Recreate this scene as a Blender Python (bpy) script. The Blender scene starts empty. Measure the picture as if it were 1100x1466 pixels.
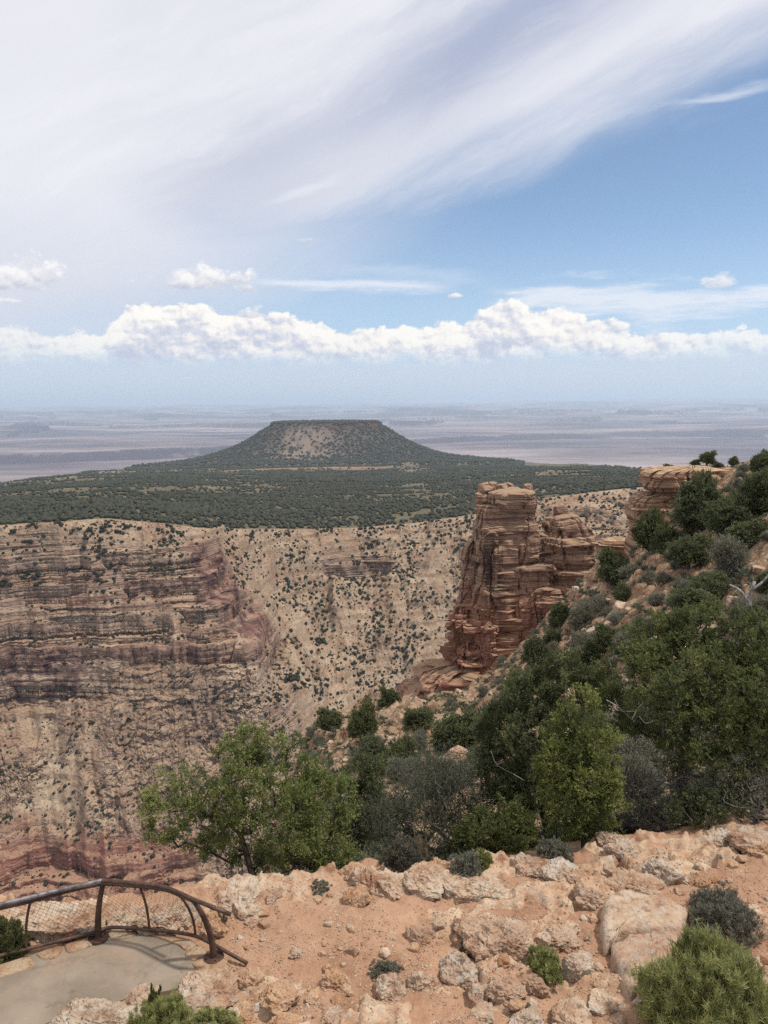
import bpy, math, random
import numpy as np
from mathutils import Matrix, Vector

R = math.radians
sc = bpy.context.scene
COL = sc.collection
rng = np.random.default_rng(7)
random.seed(7)

# ------------------------------------------------------------------ camera
EYE = 8.0                      # the viewpoint is a tower balcony above the rim
FPX = 1141.0                   # focal length in photo pixels (28 mm on a 36 mm long side)
PITCH, ROLL = R(7.72), R(-0.45)
cam_d = bpy.data.cameras.new('camera')
cam_d.sensor_fit = 'VERTICAL'; cam_d.sensor_height = 36.0; cam_d.sensor_width = 27.0
cam_d.lens = FPX / 1466.0 * 36.0
cam_d.clip_start = 0.1; cam_d.clip_end = 600000.0
cam = bpy.data.objects.new('camera', cam_d); COL.objects.link(cam)
ROT = Matrix.Rotation(R(90) - PITCH, 3, 'X') @ Matrix.Rotation(ROLL, 3, 'Z')
cam.matrix_world = Matrix.Translation((0, 0, EYE)) @ ROT.to_4x4()
sc.camera = cam
RM = np.array(ROT)

# ------------------------------------------------------------------ light
SUN_AZ, SUN_EL = R(100), R(62)     # azimuth from +Y (view direction) towards +X
sun_d = bpy.data.lights.new('sun', 'SUN')
sun_d.energy = 3.2; sun_d.angle = R(3.0); sun_d.color = (1.0, 0.95, 0.89)
sun = bpy.data.objects.new('sun', sun_d); COL.objects.link(sun)
sv = Vector((math.sin(SUN_AZ)*math.cos(SUN_EL), math.cos(SUN_AZ)*math.cos(SUN_EL), math.sin(SUN_EL)))
sun.rotation_euler = sv.to_track_quat('Z', 'Y').to_euler()

sc.view_settings.view_transform = 'Standard'; sc.view_settings.look = 'None'
sc.view_settings.exposure = 0.2; sc.view_settings.gamma = 1.0
sc.cycles.use_denoising = False
sc.cycles.max_bounces = 6; sc.cycles.diffuse_bounces = 3; sc.cycles.transmission_bounces = 4
sc.cycles.volume_bounces = 1; sc.cycles.sample_clamp_indirect = 4.0
sc.cycles.transparent_max_bounces = 8

def rays(px, py):
    px = np.asarray(px, float); py = np.asarray(py, float)
    d = np.stack([(px-550)/FPX, -(py-733)/FPX, -np.ones_like(px*py)], -1)
    return d @ RM.T

def at(px, py, d):
    """world point on the ray of a photo pixel at horizontal distance d"""
    v = rays(px, py)
    return np.array([0, 0, EYE]) + v * (np.asarray(d)/np.hypot(v[..., 0], v[..., 1]))[..., None]

def at_z(px, py, z=0.0):
    v = rays(px, py)
    return np.array([0, 0, EYE]) + v * ((z-EYE)/v[..., 2])[..., None]

AX = RM @ np.array([0, 0, -1.0])
def mpp(p):
    """metres per photo pixel at a point"""
    return float(np.dot(np.asarray(p)-np.array([0, 0, EYE]), AX))/FPX

def project(P):
    q = (np.asarray(P)-np.array([0, 0, EYE])) @ RM
    return 550+FPX*q[..., 0]/-q[..., 2], 733-FPX*q[..., 1]/-q[..., 2]

# ------------------------------------------------------------------ noise (numpy)
def _h(*c):
    h = np.zeros(c[0].shape, np.uint32)
    for k, v in zip((374761393, 668265263, 2147483647, 1274126177), c):
        h = h + (v.astype(np.int64) & 0xffffffff).astype(np.uint32)*np.uint32(k)
        h = (h ^ (h >> np.uint32(13)))*np.uint32(1274126177)
    return h ^ (h >> np.uint32(16))

def perlin2(x, y, seed=0):
    xi = np.floor(x); yi = np.floor(y); fx = x-xi; fy = y-yi
    u = fx*fx*fx*(fx*(fx*6-15)+10); v = fy*fy*fy*(fy*(fy*6-15)+10)
    s = np.full(x.shape, seed)
    def g(dx, dy):
        a = _h(xi+dx, yi+dy, s).astype(np.float64)*(2*np.pi/4294967296.0)
        return np.cos(a)*(fx-dx)+np.sin(a)*(fy-dy)
    a = g(0, 0); b = g(1, 0); c = g(0, 1); d = g(1, 1)
    return 1.41*((a+(b-a)*u)+((c+(d-c)*u)-(a+(b-a)*u))*v)

_G = np.array([[1,1,0],[-1,1,0],[1,-1,0],[-1,-1,0],[1,0,1],[-1,0,1],[1,0,-1],[-1,0,-1],[0,1,1],[0,-1,1],[0,1,-1],[0,-1,-1]], float)
def perlin3(p, seed=0):
    pi = np.floor(p); f = p-pi; w = f*f*f*(f*(f*6-15)+10)
    s = np.full(p.shape[:-1], seed)
    def g(a, b, c):
        h = _G[_h(pi[..., 0]+a, pi[..., 1]+b, pi[..., 2]+c, s) % 12]
        return h[..., 0]*(f[..., 0]-a)+h[..., 1]*(f[..., 1]-b)+h[..., 2]*(f[..., 2]-c)
    L = lambda a, b, t: a+(b-a)*t
    return L(L(L(g(0,0,0), g(1,0,0), w[...,0]), L(g(0,1,0), g(1,1,0), w[...,0]), w[...,1]),
             L(L(g(0,0,1), g(1,0,1), w[...,0]), L(g(0,1,1), g(1,1,1), w[...,0]), w[...,1]), w[...,2])

def fbm2(x, y, o=4, seed=0, gain=.5):
    t = 0; a = 1
    for k in range(o):
        t = t+a*perlin2(x*2**k, y*2**k, seed+k*17); a *= gain
    return t
def fbm3(p, o=4, seed=0, gain=.5):
    t = 0; a = 1
    for k in range(o):
        t = t+a*perlin3(p*2**k, seed+k*17); a *= gain
    return t
def ridge2(x, y, o=4, seed=0):
    t = 0; a = 1
    for k in range(o):
        t = t+a*(1-2*np.abs(perlin2(x*2**k, y*2**k, seed+k*17))); a *= .5
    return t
def sstep(a, b, x):
    t = np.clip((x-a)/(b-a), 0, 1); return t*t*(3-2*t)

# ------------------------------------------------------------------ mesh helpers
def mesh_np(name, V, F, smooth=True, attrs=None):
    V = np.ascontiguousarray(V, np.float32); me = bpy.data.meshes.new(name)
    Fs = F if isinstance(F, list) else [F]
    Fs = [np.asarray(f, np.int32) for f in Fs if len(f)]
    me.vertices.add(len(V)); me.vertices.foreach_set('co', V.ravel())
    nl = sum(f.size for f in Fs); nf = sum(len(f) for f in Fs)
    me.loops.add(nl); me.loops.foreach_set('vertex_index', np.concatenate([f.ravel() for f in Fs]))
    me.polygons.add(nf)
    st = []; o = 0
    for f in Fs:
        st.append(o+np.arange(len(f))*f.shape[1]); o += f.size
    me.polygons.foreach_set('loop_start', np.concatenate(st).astype(np.int32))
    me.polygons.foreach_set('use_smooth', np.full(nf, smooth))
    me.update(calc_edges=True)
    for k, a in (attrs or {}).items():
        at_ = me.attributes.new(k, 'FLOAT', 'POINT'); at_.data.foreach_set('value', np.ascontiguousarray(a, np.float32).ravel())
    return me

def link(name, me, mat=None, parent=None, loc=None, rot=None, scale=None):
    o = bpy.data.objects.new(name, me); COL.objects.link(o)
    if mat is not None and not me.materials: me.materials.append(mat)
    if parent is not None: o.parent = parent
    if loc is not None: o.location = [float(c) for c in loc]
    if rot is not None: o.rotation_euler = rot
    if scale is not None: o.scale = scale if hasattr(scale, '__len__') else (scale,)*3
    return o

def empty(name, loc=(0, 0, 0), rz=0.0, scale=1.0):
    o = bpy.data.objects.new(name, None); COL.objects.link(o)
    o.location = [float(c) for c in loc]; o.rotation_euler = (0, 0, rz)
    o.scale = scale if hasattr(scale, '__len__') else (scale,)*3
    o.empty_display_size = .2
    return o

def tag(o, label=None, cat=None, group=None, kind=None):
    if label: o['label'] = label
    if cat: o['category'] = cat
    if group: o['group'] = group
    if kind: o['kind'] = kind
    return o

def grid_faces(r, c):
    i = np.arange(r-1)[:, None]*c+np.arange(c-1)[None, :]
    return np.stack([i, i+1, i+c+1, i+c], -1).reshape(-1, 4)

def grid_normals(P):
    du = np.gradient(P, axis=1); dv = np.gradient(P, axis=0)
    n = np.cross(du, dv); n /= np.linalg.norm(n, axis=-1, keepdims=True)+1e-12
    n[n[..., 2] < 0] *= -1
    return n

class MB:
    """collects pieces into one mesh"""
    def __init__(s): s.V = []; s.F4 = []; s.F3 = []; s.n = 0
    def add(s, V, F):
        V = np.asarray(V, float); F = np.asarray(F, int)
        (s.F4 if F.shape[1] == 4 else s.F3).append(F+s.n); s.V.append(V); s.n += len(V)
    def tube(s, pts, rad, k=8, cap=True):
        pts = np.asarray(pts, float); n = len(pts); rad = np.broadcast_to(np.asarray(rad, float), (n,))
        t = np.gradient(pts, axis=0); t /= np.linalg.norm(t, axis=1, keepdims=True)+1e-9
        ref = np.array([0, 0, 1.0]) if abs(t[0, 2]) < .9 else np.array([1.0, 0, 0])
        V = []
        for i in range(n):
            a = np.cross(t[i], ref); a /= np.linalg.norm(a)+1e-9; b = np.cross(a, t[i]); ref = b if abs(t[i] @ b) < .1 else ref
            an = np.arange(k)*2*np.pi/k
            V.append(pts[i]+rad[i]*(np.cos(an)[:, None]*a+np.sin(an)[:, None]*b))
        V = np.concatenate(V); F = []
        for i in range(n-1):
            for j in range(k):
                F.append((i*k+j, i*k+(j+1) % k, (i+1)*k+(j+1) % k, (i+1)*k+j))
        b0 = len(V); V = np.vstack([V, pts[0], pts[-1]])
        F3 = []
        if cap:
            for j in range(k):
                F3.append((b0, (j+1) % k, j)); F3.append((b0+1, (n-1)*k+j, (n-1)*k+(j+1) % k))
        s.F4.append(np.array(F)+s.n)
        if F3: s.F3.append(np.array(F3)+s.n)
        s.V.append(V); s.n += len(V)
    def mesh(s, name, smooth=True):
        Fs = []
        if s.F4: Fs.append(np.concatenate(s.F4))
        if s.F3: Fs.append(np.concatenate(s.F3))
        return mesh_np(name, np.concatenate(s.V), Fs, smooth)

# ------------------------------------------------------------------ node helpers
def lin(r, g, b, k=1.0):
    f = lambda c: (c/255/12.92 if c <= 10 else ((c/255+.055)/1.055)**2.4)*k
    return (f(r), f(g), f(b), 1.0)

class NT:
    def __init__(s, owner):
        owner.use_nodes = True; s.t = owner.node_tree; s.t.nodes.clear()
    def put(s, sock, v):
        if isinstance(v, bpy.types.NodeSocket): s.t.links.new(v, sock)
        elif v is not None:
            if hasattr(v, '__len__') and sock.type == 'VECTOR': v = tuple(v)[:3]
            sock.default_value = v
    def n(s, typ, ins=None, **props):
        nd = s.t.nodes.new(typ)
        for k, v in props.items(): setattr(nd, k, v)
        for k, v in (ins or {}).items(): s.put(nd.inputs[k], v)
        return nd
    def m(s, op, a, b=0.0, c=0.0, clamp=False):
        return s.n('ShaderNodeMath', {0: a, 1: b, 2: c}, operation=op, use_clamp=clamp).outputs[0]
    def add(s, a, b): return s.m('ADD', a, b)
    def sub(s, a, b): return s.m('SUBTRACT', a, b)
    def mul(s, a, b): return s.m('MULTIPLY', a, b)
    def mix(s, f, a, b, mode='MIX'):
        nd = s.t.nodes.new('ShaderNodeMix'); nd.data_type = 'RGBA'; nd.blend_type = mode; nd.clamp_factor = True
        s.put(nd.inputs[0], f); s.put(nd.inputs[6], a); s.put(nd.inputs[7], b); return nd.outputs[2]
    def ss(s, lo, hi, x):
        nd = s.n('ShaderNodeMapRange', {0: x, 1: lo, 2: hi, 3: 0.0, 4: 1.0}, interpolation_type='SMOOTHSTEP', clamp=True); return nd.outputs[0]
    def mr(s, x, a, b, c, d): return s.n('ShaderNodeMapRange', {0: x, 1: a, 2: b, 3: c, 4: d}, clamp=True).outputs[0]
    def ramp(s, x, stops, interp='LINEAR'):
        nd = s.t.nodes.new('ShaderNodeValToRGB'); cr = nd.color_ramp; cr.interpolation = interp
        while len(cr.elements) < len(stops): cr.elements.new(.5)
        for e, (p, c) in zip(cr.elements, stops): e.position = p; e.color = c if len(c) == 4 else (*c, 1)
        s.put(nd.inputs[0], x); return nd.outputs[0]
    def curve(s, x, pts):
        """piecewise-linear function of x through pts, by a chain of map ranges"""
        out = pts[0][1]
        for (x0, y0), (x1, y1) in zip(pts, pts[1:]):
            d = s.n('ShaderNodeMapRange', {0: x, 1: x0, 2: x1, 3: 0.0, 4: y1-y0}, clamp=True).outputs[0]
            out = s.add(out, d)
        return out
    def noise(s, vec, scale=5.0, detail=4.0, rough=.55, dist=0.0, out=0):
        return s.n('ShaderNodeTexNoise', {'Vector': vec, 'Scale': scale, 'Detail': detail, 'Roughness': rough, 'Distortion': dist}).outputs[out]
    def vor(s, vec, scale=5.0, feature='F1', rnd=1.0, out='Distance'):
        return s.n('ShaderNodeTexVoronoi', {'Vector': vec, 'Scale': scale, 'Randomness': rnd}, feature=feature).outputs[out]
    def xyz(s, x, y, z): return s.n('ShaderNodeCombineXYZ', {0: x, 1: y, 2: z}).outputs[0]
    def sep(s, v): return s.n('ShaderNodeSeparateXYZ', {0: v}).outputs
    def vmul(s, v, k): return s.n('ShaderNodeVectorMath', {0: v, 1: k}, operation='MULTIPLY').outputs[0]
    def vadd(s, v, k): return s.n('ShaderNodeVectorMath', {0: v, 1: k}, operation='ADD').outputs[0]
    def attr(s, name): return s.n('ShaderNodeAttribute', attribute_name=name).outputs['Fac']
    def pos(s): return s.n('ShaderNodeNewGeometry').outputs['Position']
    def objc(s): return s.n('ShaderNodeTexCoord').outputs['Object']
    def rnd(s): return s.n('ShaderNodeObjectInfo').outputs['Random']
    def bump(s, h, strength=.5, dist=.1, nrm=None):
        return s.n('ShaderNodeBump', {'Height': h, 'Strength': strength, 'Distance': dist, 'Normal': nrm}).outputs[0]
    def bsdf(s, col, rough=.9, normal=None, spec=.2, **kw):
        ins = {'Base Color': col, 'Roughness': rough, 'Specular IOR Level': spec}
        if normal is not None: ins['Normal'] = normal
        ins.update(kw)
        return s.n('ShaderNodeBsdfPrincipled', ins).outputs[0]
    def out(s, sh, world=False, volume=None):
        o = s.n('ShaderNodeOutputWorld' if world else 'ShaderNodeOutputMaterial')
        if sh is not None: s.t.links.new(sh, o.inputs[0])
        if volume is not None: s.t.links.new(volume, o.inputs[1])

def material(name):
    m = bpy.data.materials.new(name); return m, NT(m)

# ------------------------------------------------------------------ world: Nishita sky + cloud layers by direction
def pix_ae(px, py):
    v = rays(px, py); v = v/np.linalg.norm(v)
    return math.degrees(math.atan2(v[0], v[1])), math.degrees(math.asin(v[2]))
def build_world():
    w = bpy.data.worlds.new('World'); sc.world = w; t = NT(w)
    w.cycles.sampling_method = 'MANUAL'; w.cycles.sample_map_resolution = 256
    S = 0.11
    sky = t.n('ShaderNodeTexSky', sky_type='NISHITA', sun_disc=False, sun_elevation=SUN_EL, sun_rotation=SUN_AZ,
              altitude=2200.0, air_density=1.0, dust_density=1.0, ozone_density=1.2).outputs[0]
    D = t.n('ShaderNodeTexCoord').outputs['Generated']
    x, y, z = t.sep(D)
    deg = 180/math.pi
    az = t.mul(t.m('ARCTAN2', x, y), deg); el = t.mul(t.m('ARCSINE', z), deg)
    C = lambda r, g, b, k=1.0: lin(r, g, b, k/S)
    # clear sky: paler towards the horizon
    blue = t.mix(1.0, sky, (1.06, 1.10, 1.09, 1), 'MULTIPLY')
    base = t.mix(t.mul(t.ss(13.0, 0.0, el), .80), blue, C(176, 198, 224))
    # streaked coordinates (cloud sheets run up to the right at about 22 degrees)
    ca, sa = math.cos(R(23)), math.sin(R(23))
    u = t.add(t.mul(az, ca), t.mul(el, sa)); v = t.sub(t.mul(el, ca), t.mul(az, sa))
    warp = t.sub(t.noise(t.xyz(t.mul(az, .06), t.mul(el, .10), 3.1), 1.0, 5, .55), .5)
    st1 = t.noise(t.xyz(t.mul(u, .035), t.add(t.mul(v, .22), t.mul(warp, 1.2)), 1.7), 1.0, 9, .62)
    st2 = t.noise(t.xyz(t.mul(u, .12), t.add(t.mul(v, .6), t.mul(warp, 2.0)), 9.2), 1.0, 8, .65)
    # ---- high sheet, upper left; its lower right edge runs diagonally
    E = [(-70, 1.0), (-40, 5.0)]+[pix_ae(*p) for p in ((0, 430), (180, 402), (330, 380), (440, 352), (540, 318), (650, 272), (800, 232), (950, 165), (1100, 100))]+[(40, 26.0), (70, 36.0)]
    s1 = t.sub(el, t.curve(az, E))
    s1 = t.add(s1, t.add(t.mul(t.sub(st1, .5), 6.0), t.mul(t.sub(st2, .5), 1.3)))
    mA = t.mul(t.ss(-1.6, 5.0, s1), t.mr(st1, .25, .7, .82, 1.0))
    mA2 = t.mul(t.ss(-6.5, 1.0, s1), t.mul(t.ss(10, -20, az), .92))        # the veil dissolves softly at left
    mA = t.m('MAXIMUM', mA, mA2)
    p0 = pix_ae(235, 300); p1 = pix_ae(735, 25)
    ang = math.atan2(p1[1]-p0[1], p1[0]-p0[0])
    dist = t.add(t.mul(t.sub(az, p0[0]), -math.sin(ang)), t.mul(t.sub(el, p0[1]), math.cos(ang)))
    along = t.add(t.mul(t.sub(az, p0[0]), math.cos(ang)), t.mul(t.sub(el, p0[1]), math.sin(ang)))
    dn = t.add(dist, t.add(t.mul(t.sub(st1, .5), 8.0), t.mul(t.sub(st2, .5), 1.5)))
    g = t.m('EXPONENT', t.mul(t.m('POWER', t.m('ABSOLUTE', t.mul(dn, .33)), 2.0), -1.0))
    g = t.mul(g, t.mul(t.ss(-6, 7, along), .95))
    low = t.mul(t.ss(15, 6, el), t.ss(2, -12, az))
    gcol = t.mix(t.ss(10, 24, along), C(196, 199, 212), C(165, 173, 197))
    colA = t.mix(t.m('MAXIMUM', g, t.mul(low, .55)), t.mix(st1, C(221, 220, 226), C(236, 235, 239)), gcol)
    c = t.mix(mA, base, colA)
    # brighter ribs inside the sheet
    rib = t.mul(t.ss(.56, .78, st2), t.mul(mA, .25))
    c = t.mix(rib, c, C(246, 244, 247))
    # ---- thin low streaks
    def streak(px0, py0, px1, py1, wid, amp, c):
        a0, e0 = pix_ae(px0, py0); a1, e1 = pix_ae(px1, py1)
        el0 = t.add(e0, t.mul(t.sub(az, a0), (e1-e0)/(a1-a0)))
        wv = t.mul(t.sub(t.noise(t.xyz(t.mul(az, .15), t.mul(el, .9), 5.5), 1.0, 7, .6), .5), wid*3.5)
        dd = t.m('ABSOLUTE', t.add(t.sub(el, el0), wv))
        k = t.mul(t.ss(wid, 0.0, dd), t.mul(t.mul(t.ss(a0-1.0, a0+2.5, az), t.ss(a1+1.0, a1-3.0, az)), amp))
        return t.mix(k, c, C(226, 229, 236))
    c = streak(360, 402, 650, 412, .55, .8, c)
    c = streak(470, 385, 700, 398, .8, .25, c)
    c = streak(700, 432, 1250, 425, 1.5, .85, c)
    c = streak(380, 292, 500, 244, .45, .5, c)
    c = streak(960, 150, 1130, 118, .5, .5, c)
    # ---- cumulus
    p3 = t.xyz(t.mul(az, 1.0), t.mul(el, 1.35), 0.0)
    n_lo = t.noise(t.vadd(p3, (3.3, 0, 7.7)), .30, 3, .5)
    wv3 = t.n('ShaderNodeTexNoise', {'Vector': p3, 'Scale': 1.1, 'Detail': 4.0}).outputs['Color']
    wv3 = t.vmul(t.vadd(wv3, (-.5, -.5, -.5)), (.9, .9, .9))
    def billow(off):
        q = t.vadd(t.vadd(p3, wv3), off)
        b = None
        for sc_, a in ((.38, 1.15), (.92, .55), (2.1, .28), (4.8, .11)):
            d = t.n('ShaderNodeTexVoronoi', {'Vector': q, 'Scale': sc_, 'Smoothness': .25}, feature='SMOOTH_F1', voronoi_dimensions='2D').outputs['Distance']
            k = t.mul(t.sub(.62, d), a)
            b = k if b is None else t.add(b, k)
        return b
    B0 = billow((0, 0, 0)); B1 = billow((.25, .42, 0))
    fine = t.sub(t.noise(p3, 3.4, 8, .62), .5)
    T = [(-70, 3.2), (-40, 3.6)]+[pix_ae(*p) for p in ((0, 470), (40, 462), (75, 488), (150, 470), (180, 437), (290, 440), (400, 455), (470, 462), (512, 470), (540, 476), (575, 462), (620, 470), (680, 455), (715, 436), (770, 440), (830, 452), (880, 462), (905, 478), (960, 480), (1000, 468), (1060, 478), (1100, 470))]+[(40, 4.0), (70, 3.4)]
    top = t.curve(az, T)
    bot_e = t.add(pix_ae(550, 519)[1], t.mul(t.sub(n_lo, .5), .5))
    up = t.sub(top, el)
    dens = t.add(up, t.add(t.mul(t.sub(B0, .25), 1.0), t.mul(fine, .34)))
    mC = t.mul(t.ss(.0, .36, dens), t.ss(-.8, 1.0, t.add(t.sub(el, bot_e), t.add(t.mul(fine, 1.2), t.mul(t.sub(n_lo, .5), 3.0)))))
    lit = t.add(.5, t.add(t.mul(t.sub(B0, B1), .85), t.mul(fine, .35)))
    deep = t.ss(.3, 3.4, up)
    shade = t.m('MULTIPLY_ADD', t.sub(.62, lit), 1.35, t.add(t.mul(deep, .55), t.mul(t.sub(n_lo, .5), 1.5)), clamp=True)
    colC = t.ramp(shade, [(0.0, C(252, 247, 238)), (.30, C(242, 236, 230)), (.62, C(214, 214, 222)), (1.0, C(190, 195, 211))])
    # the bank melts into the veil at the far left
    mC = t.mul(t.mul(mC, t.mr(az, -26, -16, .66, 1.0)), t.mr(az, 14, 24, 1.0, .80))
    c = t.mix(mC, c, colC)
    # rain haze below the cloud base
    hz = t.mul(t.ss(2.6, .0, el), .55)
    c = t.mix(t.mul(t.mul(t.ss(3.4, 2.3, el), t.ss(-14, -2, el)), .80), c, t.mix(t.noise(t.xyz(t.mul(az, .35), t.mul(el, .06), 2.0), 1.0, 3, .5), C(196, 206, 220), C(207, 212, 222)))
    c = t.mix(hz, c, C(198, 205, 217))
    # ---- small separate cumulus
    for (px, py, w_, h_, den) in ((24, 392, 74, 34, 1.0), (12, 430, 24, 7, .7), (296, 398, 78, 24, 1.0), (350, 411, 24, 9, .9), (649, 423, 17, 7, 1.0),
                                  (355, 449, 24, 9, .9), (735, 420, 12, 4, .5), (1030, 403, 26, 13, .75), (438, 343, 18, 5, .5), (1012, 400, 9, 8, .7)):
        a0, e0 = pix_ae(px, py)
        wa, ha = w_/19.5, h_/19.5
        ex = t.mul(t.sub(az, a0), 1/wa); ey = t.mul(t.sub(el, e0-ha*.25), 1/ha)
        ey = t.m('MAXIMUM', ey, t.mul(ey, -2.2))                       # flat bottoms
        r = t.m('SQRT', t.add(t.mul(ex, ex), t.mul(ey, ey)))
        dd = t.add(t.sub(1.0, r), t.add(t.mul(t.sub(B0, .3), .62), t.mul(fine, .8)))
        k = t.mul(t.ss(.15, .62, dd), den)
        low_ = t.ss(.35*ha, -.7*ha, t.sub(el, e0))
        cc = t.mix(t.m('MULTIPLY_ADD', t.sub(.55, lit), .9, t.mul(low_, .8), clamp=True), C(243, 240, 238), C(186, 188, 203))
        c = t.mix(k, c, cc)
    bg = t.n('ShaderNodeBackground', {'Color': c, 'Strength': S}).outputs[0]
    t.out(bg, world=True)
build_world()

# ------------------------------------------------------------------ materials of the land
def rock_strata_color(t, P, zs, seed=0.0):
    """colour of bedded rock: thin pale and brown beds at fixed heights"""
    x, y, z = t.sep(P)
    wob = t.mul(t.sub(t.noise(t.vmul(P, (.02, .02, .02)), 1.0, 4, .5), .5), 9.0)
    b = t.noise(t.xyz(t.mul(x, .006), t.mul(y, .006), t.mul(t.add(z, t.mul(wob, .35)), zs)), 1.0, 6, .65)
    return b

def canyon_material():
    m, t = material('canyon_rock')
    P = t.pos(); x, y, z = t.sep(P)
    beds = rock_strata_color(t, P, .17)
    n1 = t.noise(P, .035, 6, .6); n2 = t.noise(P, .22, 6, .65); n3 = t.noise(P, .9, 4, .6)
    rock = t.ramp(beds, [(.30, lin(104, 80, 74)), (.40, lin(142, 112, 98)), (.47, lin(178, 150, 130)), (.55, lin(194, 168, 146)), (.61, lin(150, 118, 104)), (.72, lin(208, 186, 164))])
    b2 = t.noise(t.xyz(t.mul(x, .014), t.mul(y, .014), t.add(t.mul(z, .62), t.mul(n1, 1.0))), 1.0, 5, .7)
    rock = t.mix(t.mul(t.ss(.54, .60, b2), .75), rock, lin(214, 194, 170))
    rock = t.mix(t.mul(t.ss(.45, .39, b2), .70), rock, lin(96, 74, 68))
    rock = t.mix(t.mul(t.ss(.52, .72, n2), .45), rock, lin(196, 170, 142))
    red = t.ramp(t.noise(t.xyz(t.mul(x, .01), t.mul(y, .01), t.mul(z, .33)), 1.0, 5, .6), [(.3, lin(136, 88, 76)), (.5, lin(172, 122, 104)), (.68, lin(192, 150, 128))])
    rock = t.mix(t.attr('red'), rock, red)
    # dark desert varnish running down the faces
    st = t.noise(t.vmul(P, (.10, .10, .07)), 1.0, 7, .65)
    rock = t.mix(t.mul(t.attr('stain'), t.ss(.40, .62, st)), rock, lin(108, 82, 78))
    soil = t.ramp(t.add(t.mul(n1, .6), t.mul(n2, .4)), [(.36, lin(153, 123, 101)), (.46, lin(183, 154, 129)), (.56, lin(197, 172, 145)), (.66, lin(212, 191, 165))])
    soil = t.mix(t.mul(t.ss(.50, .62, t.noise(t.vmul(P, (.05, .05, .02)), 1.0, 5, .6)), .55), soil, lin(160, 142, 122))
    stones = t.vor(P, .42)
    soil = t.mix(t.mul(t.ss(.32, .12, stones), t.ss(.42, .6, n3)), soil, lin(214, 198, 174))
    soil = t.mix(t.mul(t.ss(.53, .62, beds), .35), soil, lin(150, 112, 88))
    soil = t.mix(t.mul(t.attr('red'), .6), soil, lin(176, 126, 102))
    soil = t.mix(t.mul(t.ss(.55, .63, t.noise(P, .45, 3, .7)), .7), soil, lin(98, 94, 74))
    rock = t.mix(t.mul(t.attr('pale'), .62), rock, lin(212, 188, 162))
    k = t.ss(.32, .68, t.add(t.attr('rock'), t.mul(t.sub(n2, .5), .7)))
    col = t.mix(k, soil, rock)
    col = t.mix(1.0, col, (.67, .65, .625, 1), 'MULTIPLY')
    bm = t.bump(t.add(t.mul(n3, .6), t.mul(t.noise(t.xyz(t.mul(x, .05), t.mul(y, .05), t.mul(z, .9)), 1.0, 5, .6), t.mul(k, 1.6))), .8, 1.6)
    t.out(t.bsdf(col, .95, bm, .1))
    return m

def plateau_material():
    m, t = material('plateau_ground')
    P = t.pos(); x, y, z = t.sep(P)
    n = t.noise(t.vmul(P, (.0016, .0022, 0)), 1.0, 7, .62)
    f = t.noise(P, .06, 5, .7)
    green = t.mix(f, lin(84, 82, 64), lin(146, 132, 106))
    pale = t.mix(f, lin(150, 138, 112), lin(182, 166, 140))
    k = t.mul(t.ss(.50, .62, n), t.ss(.42, .62, f))
    k = t.m('MAXIMUM', k, t.attr('bare'))
    col = t.mix(k, green, pale)
    col = t.mix(t.attr('mesa'), col, t.mix(t.noise(P, .012, 5, .6), lin(84, 74, 64), lin(122, 105, 90)))
    col = t.mix(t.mul(t.attr('patch'), .85), col, t.mix(f, lin(152, 132, 114), lin(174, 153, 133)))
    col = t.mix(t.attr('cap'), col, lin(112, 70, 58))
    col = t.mix(t.attr('redstrip'), col, lin(188, 130, 100))
    col = t.mix(1.0, col, (.62, .62, .62, 1), 'MULTIPLY')
    t.out(t.bsdf(col, .95, t.bump(f, .6, 4.0), .05))
    return m

def desert_material():
    m, t = material('desert_ground')
    P = t.pos(); x, y, z = t.sep(P)
    n = t.noise(t.vmul(P, (.00006, .00016, 0)), 1.0, 8, .66)
    n2 = t.noise(t.vmul(P, (.0003, .0007, 0)), 1.0, 6, .65)
    col = t.ramp(t.add(t.mul(n, .65), t.mul(n2, .35)), [(.40, lin(84, 78, 88)), (.47, lin(128, 116, 120)), (.53, lin(170, 153, 148)), (.60, lin(206, 189, 179))])
    col = t.mix(t.mul(t.attr('steep'), .85), col, lin(86, 76, 88))
    col = t.mix(1.0, col, (.60, .60, .63, 1), 'MULTIPLY')
    t.out(t.bsdf(col, .95, None, .05))
    return m

def slope_material():
    m, t = material('slope_ground')
    P = t.pos(); x, y, z = t.sep(P)
    n1 = t.noise(P, .18, 6, .6); n2 = t.noise(P, 1.3, 6, .65); n3 = t.noise(P, 5.0, 4, .6)
    col = t.ramp(n1, [(.32, lin(142, 116, 94)), (.5, lin(176, 150, 122)), (.68, lin(198, 176, 148))])
    v = t.vor(P, 1.9)
    col = t.mix(t.mul(t.ss(.40, .15, v), .85), col, lin(212, 192, 164))
    col = t.mix(t.mul(t.ss(.48, .62, n2), .75), col, lin(104, 96, 76))
    col = t.mix(t.attr('rock'), col, t.ramp(rock_strata_color(t, P, 1.1), [(.35, lin(104, 74, 62)), (.5, lin(170, 132, 104)), (.65, lin(196, 164, 130))]))
    col = t.mix(1.0, col, (.68, .64, .62, 1), 'MULTIPLY')
    bm = t.bump(t.add(t.mul(n2, .8), t.add(t.mul(n3, .25), t.mul(v, -.4))), .9, .35)
    t.out(t.bsdf(col, .95, bm, .1))
    return m

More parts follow.
